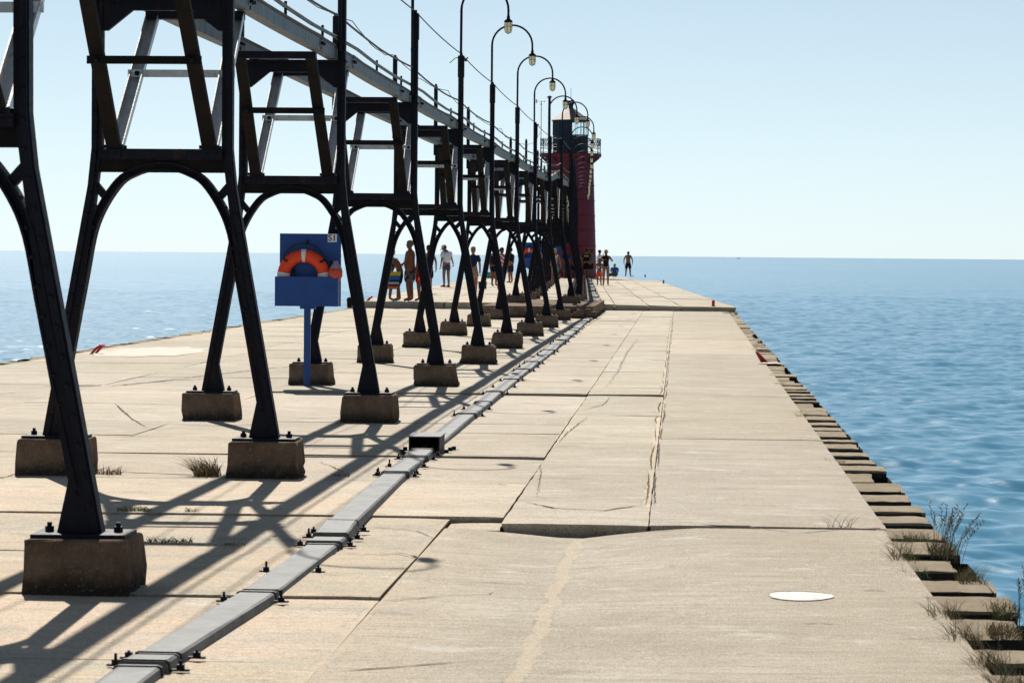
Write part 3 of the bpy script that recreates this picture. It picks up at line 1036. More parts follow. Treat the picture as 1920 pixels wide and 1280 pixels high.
    # knee braces towards and away from the viewer, their ties and headers
    for dy, m in ((-1, "steel_dark_brown"), (1, "galvanised")):  # matching braces; the near pair carries its shade as a darker colour
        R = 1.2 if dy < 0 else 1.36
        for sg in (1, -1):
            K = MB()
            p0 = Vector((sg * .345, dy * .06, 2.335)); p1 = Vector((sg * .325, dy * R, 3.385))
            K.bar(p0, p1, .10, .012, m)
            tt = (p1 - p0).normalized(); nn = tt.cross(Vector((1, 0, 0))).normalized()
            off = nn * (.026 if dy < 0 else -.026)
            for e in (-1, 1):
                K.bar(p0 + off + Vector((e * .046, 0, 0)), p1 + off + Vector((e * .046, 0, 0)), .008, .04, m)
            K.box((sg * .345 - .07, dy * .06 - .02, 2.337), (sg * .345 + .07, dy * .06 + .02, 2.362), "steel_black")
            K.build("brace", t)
        T = MB()
        k = 0.56
        zt = 2.335 + k * 1.05; yt = dy * (.06 + k * (R - .06))
        T.box((-.40, yt - dy * .0 - .045, zt - .028), (.40, yt + .0 - .028, zt + .028), m)
        for sg in (1, -1):
            T.bolt((sg * .33, yt - .045, zt), .02, .03, "steel_black", 'Y')
        T.build("tie_bar", t)
        Hh = MB()
        Hh.box((-.375, dy * R - .055, 3.372), (.375, dy * R + .055, 3.436), "steel_black")
        Hh.build("header", t)
    # cable post on the far side
    P_ = MB()
    P_.box((-.535, -.03, 3.30), (-.472, .03, 4.48), S)
    P_.tube([(-.5035, 0, 4.48), (-.5035, 0, 4.52)], .02, S, 8)
    P_.bolt((-.50, -.03, 3.75), .018, .02, S, 'Y')
    P_.build("cable_post", t)
    return t


TL = {1: "nearest black riveted tower, its left half cut off by the photo's left edge",
      2: "black tower whose wide arch frames open lake, second from the viewer",
      3: "black tower standing just before the S1 life ring board, third from the viewer",
      4: "black tower directly behind the S1 board's blue post, fourth from the viewer",
      5: "black tower with frayed wire tied round its column top, fifth from the viewer",
      6: "black tower framing the person in the white shirt, sixth from the viewer"}
for k in range(7, 13):
    TL[k] = f"black steel tower, {ORD[k]} from the viewer in the receding row"
proto = tower_proto()
towers = []
for i, y in enumerate(TY):
    o = proto if i == 0 else copy_tree(proto)
    if 0 < i < 10:
        for ch in o.children:
            if ch.name.startswith("footing"):
                f = MB(); cx = FEET if sum(v.co.x for v in ch.data.vertices) > 0 else -FEET
                footing_geo(f, cx, random.uniform(.6, 1.8))
                q = f.build("tmp"); me = q.data; bpy.data.objects.remove(q); ch.data = me
    x, yy = pt(TC, y)
    z = 0.0
    if 73.5 < y < STEP_Y: z = 0.24
    if y >= STEP_Y: z = 0.2
    o.location = (x, yy, z)
    o.rotation_euler = (0, 0, BEND if y >= STEP_Y else 0)
    if i == 0:
        o.location = (-3.57, yy, 0); o.rotation_euler = (0, -rad(0.25), 0); o.scale = (1, 1, 0.962)
    else:
        o.scale = (1, 1, 1)
    o["label"] = TL.get(i + 1, "far black tower in the tight dark row merging before the red lighthouse")
    towers.append((x, yy, z, BEND if y >= STEP_Y else 0.0))


def tw(i, u, dy, z):
    """point in tower i's frame (bases level out to the girder's own height)"""
    x, y, zb, r = towers[i]
    c, s = math.cos(r), math.sin(r)
    return Vector((x + u * c - dy * s, y + u * s + dy * c, z + zb))


# ------------------------------------------------------------------ lamp posts
def lamp_proto():
    t = thing("lamp_post", None, "lamp post", (0, 0, 0), 0, "gooseneck lamps along the catwalk")
    p = MB()
    R = 0.345
    path = [(.462, -.105, 3.52), (.462, -.105, 4.4)]
    path += [(.462, -.105, 5.18)]
    for k in range(1, 17):
        a = math.pi - math.pi * k / 16
        path.append((.462 + R + R * math.cos(a), -.105, 5.18 + R * math.sin(a)))
    path.append((.462 + 2 * R, -.105, 5.09))
    p.tube(path, [.019] * 3 + [.017] * (len(path) - 3), "steel_black", 8)
    p.box((.44, -.10, 4.05), (.49, -.04, 4.09), "steel_black")
    p.box((.44, -.10, 3.60), (.49, -.04, 3.64), "steel_black")
    p.build("pole", t)
    cx = .462 + 2 * R
    c = MB()
    c.lathe([(.0, .0), (.022, .0), (.026, -.05), (.06, -.075), (.064, -.10), (.0, -.101)], "steel_black", 12, (cx, -.105, 5.10))
    c.build("lamp_cap", t)
    g = MB()
    g.lathe([(.045, .0), (.052, -.03), (.052, -.09), (.042, -.135), (.022, -.155), (.0, -.16)], "lamp_glass", 12, (cx, -.105, 4.998))
    g.build("lamp_glass", t)
    w = MB()
    for k in range(6):
        a = math.pi * 2 * k / 6 + .3
        w.tube([(cx + .058 * math.cos(a), -.105 + .058 * math.sin(a), 5.0), (cx + .058 * math.cos(a), -.105 + .058 * math.sin(a), 4.91), (cx + .047 * math.cos(a), -.105 + .047 * math.sin(a), 4.855), (cx, -.105, 4.832)], .0035, "steel_black", 4)
    for z in (4.94,):
        w.tube([(cx + .058 * math.cos(a), -.105 + .058 * math.sin(a), z) for a in [2 * math.pi * k / 16 for k in range(17)]], .0035, "steel_black", 4)
    w.build("wire_guard", t)
    return t


LL = {1: "lamp pole on the nearest tower, its lamp above the photo",
      2: "lamp pole on the second tower from the viewer, its lamp above the photo",
      3: "lamp pole rising beside the third tower's column and out of the photo's top",
      4: "lamp pole beside the fourth tower's column, its crook above the photo",
      5: "gooseneck lamp with its glass hanging highest, its arc touching the photo's top"}
for k in range(6, 13):
    LL[k] = f"black gooseneck lamp with caged glass, {ORD[k - 4]} from the top of the falling row"
lp = lamp_proto()
for i in range(len(towers)):
    o = lp if i == 0 else copy_tree(lp)
    x, y, z, r = towers[i]
    o.location = (x, y, z); o.rotation_euler = (0, rad(random.uniform(-.25, .25)), r + rad(random.uniform(-2.5, 2.5)))
    o["label"] = LL.get(i + 1, "tiny far gooseneck lamp in the beaded row hanging before the lighthouse wall")

# ------------------------------------------------------------------ catwalk girders
cw = thing("catwalk", "long galvanised catwalk girders with board edging and a pipe rail over the tower tops", "catwalk", (TC, TY[0], 3.44))
O = Vector((TC, TY[0], 3.44))
for sg in (1, -1):
    g = MB(); bd = MB()
    u = sg * .37
    ends = []
    for i in range(len(towers)):
        base = 0.0
        if i == 0:
            ends.append(Vector((TC + u, 6.0, 3.443)) - O)
        for dy in (-1.2, 1.36):
            p = tw(i, u, dy, 3.443 + base + random.uniform(-.006, .012)) - O
            ends.append(p)
    for k in range(len(ends) - 1):
        a, c = ends[k], ends[k + 1]
        lng = (c - a).length
        n = 5 if lng > 3 else 1
        vs = []; fs = []
        sag = random.uniform(.0, .02) if n > 1 else 0
        for j in range(n + 1):
            q = a + (c - a) * (j / n)
            tk = j / n
            if j == 0: q = a + (c - a) * (0.012 / lng)
            dz = -sag * 4 * tk * (1 - tk)
            for x, z in ((-.05, 0.0), (.05, 0.0), (.05, .106), (-.05, .106)):
                vs.append((q.x + x, q.y, q.z + z + dz))
        for j in range(n):
            o = j * 4
            fs += [(o, o + 4, o + 5, o + 1), (o + 1, o + 5, o + 6, o + 2), (o + 2, o + 6, o + 7, o + 3), (o + 3, o + 7, o + 4, o)]
        fs += [(0, 1, 2, 3), (n * 4 + 3, n * 4 + 2, n * 4 + 1, n * 4)]
        g.add(vs, fs, "girder_steel")
        # board edging a little proud of the girder
        vs = []; fs = []
        for j in range(n + 1):
            q = a + (c - a) * (j / n); tk = j / n
            dz = -sag * 4 * tk * (1 - tk)
            jj = random.uniform(-.004, .004)
            for x, z in ((-.06, .109), (.06 + jj, .109), (.06 + jj, .132 + jj), (-.06, .132 + jj)):
                vs.append((q.x + x, q.y, q.z + z + dz))
        for j in range(n):
            o = j * 4
            fs += [(o, o + 4, o + 5, o + 1), (o + 1, o + 5, o + 6, o + 2), (o + 2, o + 6, o + 7, o + 3), (o + 3, o + 7, o + 4, o)]
        bd.add(vs, fs, "weathered_board")
        # splice plate and bolts at the outer face
        g.box((a.x + .0505, a.y - .10, a.z + .03), (a.x + .058, a.y + .10, a.z + .09), "girder_steel")
        for e in (-.06, .06):
            g.tube([(a.x + .058, a.y + e, a.z + .06), (a.x + .085, a.y + e, a.z + .06)], .016, "steel_black", 6)
        g.box((a.x + .0505, a.y - .016, a.z + .0), (a.x + .056, a.y + .006, a.z + .106), "steel_black")
    g.build("girder", cw); bd.build("edge_board", cw)
pr = MB()
path = []
for i in range(len(towers)):
    path.append(tw(i, .415, -.09, 3.66) - O)
    if i < len(towers) - 1:
        for k in (.25, .5, .75):
            a, c = tw(i, .415, -.09, 3.66), tw(i + 1, .415, -.09, 3.66)
            q = a + (c - a) * k - O
            q.z += (.012, -.015, -.02)[int(k * 4) - 1]
            path.append(q)
pr.tube([Vector((path[0].x, -7.3, .2))] + path, .018, "girder_steel", 8)
pr.build("pipe_rail", cw)
for i in range(len(towers) - 1):
    for k in (.5, .86):
        a, c = tw(i, .415, -.09, 3.59), tw(i + 1, .415, -.09, 3.59)
        q = a + (c - a) * k - O
        s_ = MB()
        s_.tube([q + Vector((0, 0, -.02)), q + Vector((0, 0, .10))], .013, "steel_black", 6)
        s_.build("rail_stub", cw)

# cables
def cable(name, label, pts, r, sag, wav=0.0, m="black_rubber"):
    mb = MB()
    P = []
    for i in range(len(pts) - 1):
        a, c = pts[i], pts[i + 1]
        n = 8
        for j in range(n):
            k = j / n
            q = a + (c - a) * k
            q = q + Vector((random.uniform(-wav, wav) * .5, 0, -sag * 4 * k * (1 - k) + random.uniform(-wav, wav)))
            P.append(q)
    P.append(pts[-1])
    mb.tube(P, r, m, 6)
    return tag(mb.build(name), label, "cable", "cables strung along the catwalk"), mb


N_T = len(towers)
cable("top_cable", "taut thin black cable running over the tops of the tall lamp columns", [Vector((TC + .47, 6, 4.55))] + [tw(i, .47, 0, 4.545) for i in range(N_T)], .008, .03)
cable("black_cable", "thicker black cable clipped to the columns midway between pipe rail and column tops", [Vector((TC + .47, 6, 3.95))] + [tw(i, .45, -.085, 3.86) for i in range(N_T)], .011, .05, .004)
cable("loose_wire", "thin wavy loose wire looping between the shorter posts on the lake side", [Vector((TC - .5, 6, 4.5))] + [tw(i, -.5, 0, 4.50) if i % 2 == 0 else tw(i, -.3, 0, 4.42) for i in range(N_T)], .006, .10, .018)
# frayed wire wrapped round the fifth column's top
mb = MB()
c0 = tw(4, .49, -.07, 4.5)
for k in range(16):
    a = Vector((random.uniform(-.01, .01), random.uniform(0.0, .9), random.uniform(-.04, .02)))
    mb.tube([c0 + a, c0 + a + Vector((random.uniform(-.05, .06), .02, random.uniform(-.05, .05)))], .010, "black_rubber", 4)
mb.tube([c0, c0 + Vector((-.1, -.05, -.03)), c0 + Vector((-.18, -.05, -.10))], .007, "black_rubber", 4)
tag(mb.build("frayed_wire"), "frayed black wire bundle twisted round the fifth tower's column top", "wire")

# ------------------------------------------------------------------ conduit on the deck
CY = [4.0, 10.75, 12.1, 13.2, 15.9, 18.1, 20.9, 23.0, 28.5, 37.2, 47.6, 55.3, 67.0, 77.0, 84.4]
CX = [-2.06, -2.03, -1.98, -1.93, -1.92, -1.955, -2.03, -2.04, -2.07, -2.12, -2.14, -2.18, -2.27, -2.28, -2.30]


def cond_x(s):
    if s > STEP_Y:
        return -2.42 - 0.0010 * (s - STEP_Y) + .05 * math.sin(s * 1.1)
    return float(np.interp(s, CY, CX))


def cond_z(s):
    if s > STEP_Y + 0.2: return 0.19 + 0.012 * math.sin(s * 0.9)
    if s > STEP_Y - 1.2: return 0.0 + 0.20 * (s - STEP_Y + 1.2) / 1.4
    return 0.0


def duct(s0, s1, w, h, z0, z1, mat="duct_metal", strap=True, bracket=0, name="conduit_cover", label=None, group="conduit covers along the deck", dx=0.0):
    a = Vector((*pt(cond_x(s0) + dx, s0), cond_z(s0) + z0)); c = Vector((*pt(cond_x(s1) + dx, s1), cond_z(s1) + z1))
    t = thing(name, label, "conduit", a, 0, group)
    d = c - a
    tt = d.normalized()
    sx = Vector((tt.y, -tt.x, 0)).normalized(); nz = sx.cross(tt)

    def P(u, k, z):
        return sx * u + tt * k + nz * z
    L = d.length
    prof = [(-w / 2 - .008, -.02), (-w / 2, h * .8), (-w / 2 + .012, h), (w / 2 - .012, h), (w / 2, h * .8), (w / 2 + .008, -.02)]
    mb = MB()
    n = len(prof)
    ks = [0, L / 3, 2 * L / 3, L]
    vs = []
    for k in ks:
        vs += [P(u, k, z + (random.uniform(-.003, .003) if 0 < k < L else 0)) for u, z in prof]
    fs = [(j * n + i, j * n + i + 1, (j + 1) * n + i + 1, (j + 1) * n + i) for j in range(3) for i in range(n - 1)]
    fs += [tuple(range(n - 1, -1, -1)), tuple(range(3 * n, 4 * n))]
    mb.add(vs, fs, mat)
    mb.build("cover", t)
    if strap:
        for k in (0.03, L - .03) if L > .6 else (0.02,):
            sp = MB()
            e = .006
            pr2 = [(-w / 2 - .012, .0), (-w / 2 - e, h * .8 + e), (-w / 2 + .010, h + e), (w / 2 - .010, h + e), (w / 2 + e, h * .8 + e), (w / 2 + .012, .0)]
            vs = [P(u, k - .011, z) for u, z in pr2] + [P(u, k + .011, z) for u, z in pr2]
            fs = [(i, i + 1, i + 7, i + 6) for i in range(5)] + [tuple(range(5, -1, -1)), tuple(range(6, 12))]
            sp.add(vs, fs, "black_rubber")
            sp.build("strap", t)
    ks = []
    if bracket:
        ks = [.12, L - .12] if bracket > 1 else [L * .5]
    for k in ks:
        for e in (-1, 1):
            br = MB()
            u = e * (w / 2 + .045)
            zz = -z0 - (z1 - z0) * k / L
            q = P(u, k + random.uniform(-.06, .06), 0); q.z += zz * .6
            rot = Matrix.Translation(q)
            br.box((-.034, -.010, .002), (.034, .010, .010), "steel_black", rot)
            br.box((-.014, -.012, .010), (.014, .012, .028), "steel_black", rot)
            br.tube([q + Vector((0, 0, .028)), q + Vector((0, 0, random.uniform(.034, .065)))], .006, "steel_black", 6)
            br.build("anchor_bracket", t)
    return t


secs = [(5.2, 10.78, .172, .034, 0, 0, 0), (10.84, 11.02, .186, .042, 0, 0, 1), (11.08, 13.18, .172, .034, .004, .004, 2), (13.24, 15.5, .172, .034, .0, -.008, 1),
        (15.54, 15.82, .186, .040, -.006, -.006, 1), (15.86, 16.42, .186, .044, .004, .028, 2), (16.46, 20.42, .172, .034, .030, .004, 0),
        (20.46, 20.82, .186, .042, .004, .004, 2), (20.86, 22.18, .172, .034, 0, -.006, 1), (22.22, 22.85, .186, .040, -.004, .012, 2)]
DL = ["silver conduit cover running out of the photo's bottom edge", "short conduit collar nearest the viewer, by the photo's bottom edge", "nearest whole silver conduit length, between the bottom collar and a lone strap",
      "conduit length crossed by the catwalk shadow's edge, just before the stepped collars", "lower of two stepped collars in front of the long raised conduit length", "upper raised collar of the stepped pair, with black edges lifted off the deck",
      "long raised silver conduit length crossing the transverse joint", "short strapped collar beyond the long raised length", "bowed conduit length just before the open junction box", "short tilted cover leaning into the open junction box"]
for (s0, s1, w, h, z0, z1, br), l in zip(secs, DL):
    duct(s0, s1, w, h, z0, z1, bracket=br, label=l)
# open junction box
jb = thing("junction_box", "open ended dark junction box with a silver lid straddling the conduit", "junction box", (-2.03, 23.2, 0))
jb.scale = (.92, .9, .88)
m = MB()
m.box((-.135, -.28, .0), (-.122, .28, .156), "steel_black"); m.box((.122, -.28, .0), (.135, .28, .156), "steel_black")
m.box((-.122, .26, 0), (.122, .272, .156), "steel_black")
m.build("box_frame", jb)
m = MB(); m.box((-.145, -.30, .1565), (.145, .29, .164), "duct_metal"); m.build("lid", jb)
m = MB()
for k in range(14):
    y = random.uniform(-.2, .2); x = random.uniform(-.08, .1)
    m.tube([(x, y - .1, .02 + .05 * random.random()), (x + random.uniform(-.03, .03), y, .05 + .05 * random.random()), (x, y + .12, .03)], .014, "black_rubber", 6)
m.build("cable_bundle", jb)
m = MB()
for q in ((.19, -.2), (.20, .1), (.22, .24), (-.19, -.26), (-.2, .1)):
    m = MB()
    m.box((q[0] - .05, q[1] - .012, .002), (q[0] + .05, q[1] + .012, .012), "steel_black")
    m.tube([(q[0], q[1], .01), (q[0], q[1], .04)], .02, "steel_black", 6)
    m.build("anchor_bracket", jb)
s = 23.6
k = 0
prevz = 0.0
while s < STEP_Y - 1.3:
    L = random.uniform(1.9, 3.3)
    if s < 27: L = 4.4
    e = min(s + L, STEP_Y - 1.25)
    nz = random.uniform(-.006, .022)
    duct(s, e - .04, .172, .034, prevz, nz, bracket=(1 if k % 2 else 0), label=f"silver conduit length just beyond the junction box" if k == 0 else "silver conduit length in the middle stretch, between junction box and deck step")
    if random.random() < .75:
        c = min(e + random.uniform(.35, .7), STEP_Y - 1.2)
        nz2 = random.uniform(-.006, .012)
        duct(e, c - .04, .186, .040, nz, nz2, bracket=1, label="short strapped conduit collar in the middle stretch, beyond the junction box", group="conduit collars along the deck")
        s = c; prevz = nz2
    else:
        s = e; prevz = nz
    k += 1
duct(STEP_Y - 1.2, STEP_Y - .45, .2, .056, 0, .05, bracket=1, label="conduit piece starting up the deck step")
duct(STEP_Y - .42, STEP_Y + .35, .205, .065, .03, .05, bracket=2, label="conduit piece lapped over the top of the deck step")
s = STEP_Y + .4
while s < 176:
    L = random.uniform(2.2, 3.6)
    duct(s, s + L - .05, .172, .034, random.uniform(0, .05), random.uniform(0, .05), bracket=1, label="tiny far conduit piece zigzagging over the upper deck", dx=random.uniform(-.02, .02))
    s += L


# ------------------------------------------------------------------ life ring stations
def ring_station(x, y, z, rz, text, label, rl, bl, pl):
    t = thing("life_ring_station", label, "rescue board", (x, y, z), rz, "blue life ring stations")
    m = MB(); m.box((-.038, -.03, -.05), (.038, .03, 1.0), "paint_blue"); m.box((-.085, -.05, .93), (.10, .03, .965), "paint_blue"); m.build("post", t)
    m = MB(); m.box((-.335, -.035, .965), (.405, -.01, 1.835), "paint_blue"); m.build("back_panel", t)
    m = MB()
    m.box((-.365, -.23, .965), (.395, -.215, 1.318), "paint_blue"); m.box((-.365, -.215, .965), (-.352, -.036, 1.318), "paint_blue")
    m.box((.382, -.215, .965), (.395, -.036, 1.318), "paint_blue"); m.box((-.352, -.215, .965), (.382, -.036, .98), "paint_blue")
    m.build("pocket", t)
    m = MB(); m.box((-.004, -.075, 1.70), (.012, -.036, 1.76), "steel_black"); m.build("hook", t)
    if pl:
        m = MB(); m.box((.245, -.042, 1.735), (.355, -.0355, 1.833), "plate_white"); p = m.build("number_plate", t)
        if text:
            cu = bpy.data.curves.new("lettering", 'FONT'); cu.body = text; cu.size = .108; cu.extrude = .001; cu.align_x = 'CENTER'; cu.align_y = 'CENTER'; cu.offset = .001
            tmp = bpy.data.objects.new("tmp_text", cu); COL.objects.link(tmp)
            bpy.context.view_layer.update()
            me = bpy.data.meshes.new_from_object(tmp.evaluated_get(bpy.context.evaluated_depsgraph_get()))
            bpy.data.objects.remove(tmp)
            me.materials.clear(); me.materials.append(MATS["black_rubber"])
            lo = bpy.data.objects.new("lettering", me); COL.objects.link(lo)
            lo.parent = p; lo.location = (.300, -.0445, 1.783); lo.rotation_euler = (rad(90), 0, 0)
    # ring: rests in the pocket
    c = Vector((-.03, -.125, 1.325))
    R, r = .245, .078
    rg = thing("life_ring", rl, "life ring", (x, y, z), rz)
    m = MB()
    n1, n2 = 40, 12
    vs = []; fs = []
    for i in range(n1):
        a = 2 * math.pi * i / n1
        for j in range(n2):
            q = 2 * math.pi * j / n2
            rr = R + r * math.cos(q)
            vs.append((c.x + rr * math.cos(a), c.y + r * .75 * math.sin(q), c.z + rr * math.sin(a)))
    for i in range(n1):
        for j in range(n2):
            fs.append((i * n2 + j, ((i + 1) % n1) * n2 + j, ((i + 1) % n1) * n2 + (j + 1) % n2, i * n2 + (j + 1) % n2))
    m.add(vs, fs, "ring_orange", True)
    m.build("ring_body", rg)
    for a0 in (90, 176, 4, 270):
        m = MB()
        vs = []; fs = []
        for i in range(4):
            a = rad(a0 - 5.5 + 11 * i / 3)
            for j in range(n2):
                q = 2 * math.pi * j / n2
                rr = R + (r + .003) * math.cos(q)
                vs.append((c.x + rr * math.cos(a), c.y + (r * .75 + .003) * math.sin(q), c.z + rr * math.sin(a)))
        for i in range(3):
            for j in range(n2):
                fs.append((i * n2 + j, (i + 1) * n2 + j, (i + 1) * n2 + (j + 1) % n2, i * n2 + (j + 1) % n2))
        m.add(vs, fs, "white", True)
        m.build("reflective_band", rg)
    m = MB()
    arc = []
    for k in range(15):
        a = rad(138 - 98 * k / 14)
        rr = .335 + .055 * math.sin(math.pi * k / 14)
        arc.append((c.x + rr * math.cos(a), c.y - .02, c.z + rr * math.sin(a) + (-.03 if k in (0, 14) else 0)))
    m.tube(arc, .009, "black_rubber", 6)
    for a in (138, 40):
        m.tube([(c.x + .33 * math.cos(rad(a)), c.y - .02, c.z + .33 * math.sin(rad(a)) - .02), (c.x + .265 * math.cos(rad(a)), c.y - .075, c.z + .265 * math.sin(rad(a)))], .014, "black_rubber", 6)
    m.tube([(c.x - .14, c.y + .03, c.z + .10), (c.x - .11, c.y, c.z + .02), (c.x - .115, c.y, c.z - .03)], .009, "black_rubber", 6)
    m.tube([(c.x + .26, c.y - .03, c.z + .20), (c.x + .30, c.y, c.z + .10), (c.x + .32, c.y, c.z + .02)], .006, "black_rubber", 6)
    m.build("grab_rope", rg)
    if bl:
        bg_ = thing("rescue_bag", bl, "throw bag", (x, y, z), rz)
        m = MB()
        prof = [(.0, -.115), (.055, -.112), (.083, -.06), (.087, .0), (.078, .03), (.070, .032)]
        m.lathe(prof, "bag_red", 14, (.355, -.16, 1.385))
        m.build("bag_body", bg_)
        m = MB()
        m.lathe([(.074, .032), (.066, .055), (.042, .085), (.028, .105), (.034, .125), (.0, .13)], "bag_grey", 14, (.36, -.16, 1.385))
        m.build("bag_neck", bg_)
        m = MB()
        m.tube([(.325, -.17, 1.43), (.315, -.165, 1.47), (.30, -.10, 1.50)], .016, "black_rubber", 6)
        m.build("cord", bg_)
    return t


ring_station(-4.475, 34.50, 0.0, 0.0, "S1", "large blue life ring board marked S1 on a blue post among the near towers", "orange life ring with white bands resting in the S1 board's pocket", "crumpled red throw bag hanging at the S1 board's right edge", True)
ring_station(-5.13, 98.5, 0.2, BEND, None, "smaller blue life ring board half hidden behind far tower legs", "orange ring showing in slivers between far tower legs on the smaller board", "pale red throw bag at the right edge of the far smaller board", True)
ring_station(-6.05, 137.0, 0.2, BEND, None, "farthest blue life ring board, just a strip between dark tower legs", "farthest orange ring, a short red arc on the strip of blue board", None, False)


# ------------------------------------------------------------------ ladders and mooring studs
def ladder(x, y, z, sgn, label, w=.36):
    t = thing("safety_ladder", label, "ladder", (x, y, z), 0, "red ladders at the pier edge")
    for e in (-1, 1):
        m = MB()
        yy = e * w / 2
        m.tube([(-sgn * .05, yy, .13), (sgn * .0, yy, .09), (sgn * .11, yy, -.03), (sgn * .22, yy, -.1), (sgn * .22, yy, -1.5)], .02, "ladder_red", 8)
        m.build("rail", t)
    m = MB(); m.tube([(-sgn * .05, -w / 2, .13), (-sgn * .05, w / 2, .13)], .02, "ladder_red", 8); m.build("rail", t)
    for k in range(5):
        m = MB(); z0 = -.15 - .3 * k
        m.tube([(sgn * .22, -w / 2, z0), (sgn * .22, w / 2, z0)], .016, "ladder_red", 6)
        m.build("rung", t)
    return t


def short_rail(x, y, z, sgn, label):
    t = thing("safety_ladder", label, "ladder", (x, y, z), 0, "red ladders at the pier edge")
    m = MB()
    m.tube([(-sgn * .16, -.10, .20), (sgn * .0, .0, .11), (sgn * .06, .05, .0)], .032, "ladder_red", 8)
    m.build("rail", t)
    return t


ladder(-9.05, 44.5, 0, -1, "red ladder rails bent over the left pier edge by worn white paint")
ladder(-9.15, 84.9, .2, -1, "small red ladder loop on the left edge, beside the swimmer's head")
lr = thing("safety_ladder", "red slanted ladder rail with worn white paint on the right toothed edge", "ladder", (1.33, 43.9, 0), 0, "red ladders at the pier edge")
for e, yy in ((0, 0.0),):
    m = MB()
    m.tube([(.0 - .06, yy, .0), (-.145, yy, .15), (-.155, yy, .165), (-.02, yy + .02, .02), (.06, yy, -.04), (.10, yy, -.3)], .022, "ladder_red", 8)
    m.build("rail", lr)
m = MB(); m.box((-.172, -.04, .150), (-.135, .03, .178), "white_paint_worn"); m.build("worn_tip", lr)
b = MB(); sheet(b, 1.38, 43.5, .20, .25, "white_paint_worn", .012); tag(b.build("edge_paint"), kind="structure")
STL = ["red stub at the right pier edge just past the deck step", "red stub halfway along the far right edge", "red stub on the far right edge nearest the pier's end", "red stub on the far left pier edge beyond the person in white"]
for (x, y), l in zip([(1.0, 85.6), (-.86, 153), (-2.33, 194), (-11.1, 144.5)], STL):
    m = MB()
    m.tube([(0, 0, 0), (0, 0, .17), (0, 0, .19)], [.045, .045, .03], "ladder_red", 8)
    m.lathe([(.0, .001), (.075, .001), (.075, .014), (.045, .02)], "ladder_red", 10)
    tag(m.build("edge_stub", None, (x, y, zfar(x))), l, "stub post", "red stub posts at the pier edges")

# ------------------------------------------------------------------ lighthouse
LHX, LHY, LHZ = -7.05, 184.0, 0.2
lh = thing("lighthouse", "red cylindrical lighthouse with black lantern and gallery at the pier's end", "lighthouse", (LHX, LHY, LHZ))
m = MB()
prof = [(1.82, 0.0), (1.80, .1)]
z = .1
rad_at = lambda z: 1.74 - .036 * z
for k in range(8):
    z1 = z + .965
    prof += [(rad_at(z), z + .01), (rad_at(z1 - .06), z1 - .06), (rad_at(z1) + .035, z1 - .045), (rad_at(z1) + .035, z1 - .005), (rad_at(z1), z1)]
    z = z1
m.lathe(prof, "tower_red", 48)
m.build("tower_shaft", lh)
zg = 7.78
m = MB()
m.lathe([(rad_at(zg) - .02, zg - .45), (1.55, zg - .3), (1.62, zg - .14), (1.95, zg - .12), (1.98, zg), (1.98, zg + .10), (1.0, zg + .10)], "tower_red", 48)
m.build("gallery", lh)
m = MB()
for k in range(20):
    a = 2 * math.pi * k / 20
    c, s = math.cos(a), math.sin(a)
    m.bar((1.42 * c, 1.42 * s, zg - .5), (1.85 * c, 1.85 * s, zg - .14), .08, .10, "tower_red", (-s, c, 0))
m.build("bracket", lh)
zl = zg + .10
NS = 10


def ngon(r, z, off=0.0):
    return [(r * math.cos(2 * math.pi * (k + off) / NS + rad(-90)), r * math.sin(2 * math.pi * (k + off) / NS + rad(-90)), z) for k in range(NS)]


m = MB()
lower = ngon(1.17, zl) + ngon(1.17, zl + 1.15)
m.add(lower, [(k, (k + 1) % NS, (k + 1) % NS + NS, k + NS) for k in range(NS)], "tower_black")
m.box((.35, -1.23, zl + .7), (.45, -1.16, zl + .85), "tower_black")
m.build("watch_room", lh)
zp0, zp1 = zl + 1.15, zl + 2.08
m = MB()
for k in range(NS):
    a, c = ngon(1.17, 0)[k], ngon(1.17, 0)[(k + 1) % NS]
    m.bar((a[0], a[1], zp0), (a[0], a[1], zp1), .05, .05, "tower_black")
    mid = ((a[0] + c[0]) / 2, (a[1] + c[1]) / 2)
    m.bar((mid[0], mid[1], zp0), (mid[0], mid[1], zp1), .025, .03, "tower_black")
    m.bar((a[0], a[1], zp0 + .03), (c[0], c[1], zp0 + .03), .04, .06, "tower_black", (0, 0, 1))
    m.bar((a[0], a[1], zp1 - .03), (c[0], c[1], zp1 - .03), .04, .06, "tower_black", (0, 0, 1))
m.build("lantern_frame", lh)
m = MB(); blind = MB()
for k in range(NS):
    a, c = Vector(ngon(1.165, zp0)[k]), Vector(ngon(1.165, zp0)[(k + 1) % NS])
    quad = [a, c, c + Vector((0, 0, zp1 - zp0)), a + Vector((0, 0, zp1 - zp0))]
    mx = (a.x + c.x) / 2
    if mx < 0 and a.y < 0.3:
        blind.add(quad, [(0, 1, 2, 3)], "tower_black")
    elif mx < 0:
        blind.add(quad, [(0, 1, 2, 3)], "tower_black")
    else:
        m.add(quad, [(0, 1, 2, 3)], "window_glass")
m.build("lantern_glass", lh)
blind.build("blind_panel", lh)
m = MB()
r0 = ngon(1.25, zp1 - .02) + ngon(1.27, zp1 + .05)
m.add(r0, [(k, (k + 1) % NS, (k + 1) % NS + NS, k + NS) for k in range(NS)] + [tuple(range(NS - 1, -1, -1))], "tower_black")
r1 = ngon(1.26, zp1 + .05) + ngon(.22, zp1 + .80)
m.add(r1, [(k, (k + 1) % NS, (k + 1) % NS + NS, k + NS) for k in range(NS)] + [tuple(range(NS, 2 * NS))], "roof_metal")
ro = m.build("roof", lh)
m = MB()
m.lathe([(.16, 0), (.15, .22), (.20, .32), (.245, .42), (.24, .52), (.16, .58), (.0, .60)], "tower_black", 16, (0, 0, zp1 + .76))
m.tube([(0, 0, zp1 + 1.3), (0, 0, zp1 + 2.1)], .012, "tower_black", 6)
m.build("ventilator", ro)
m = MB()
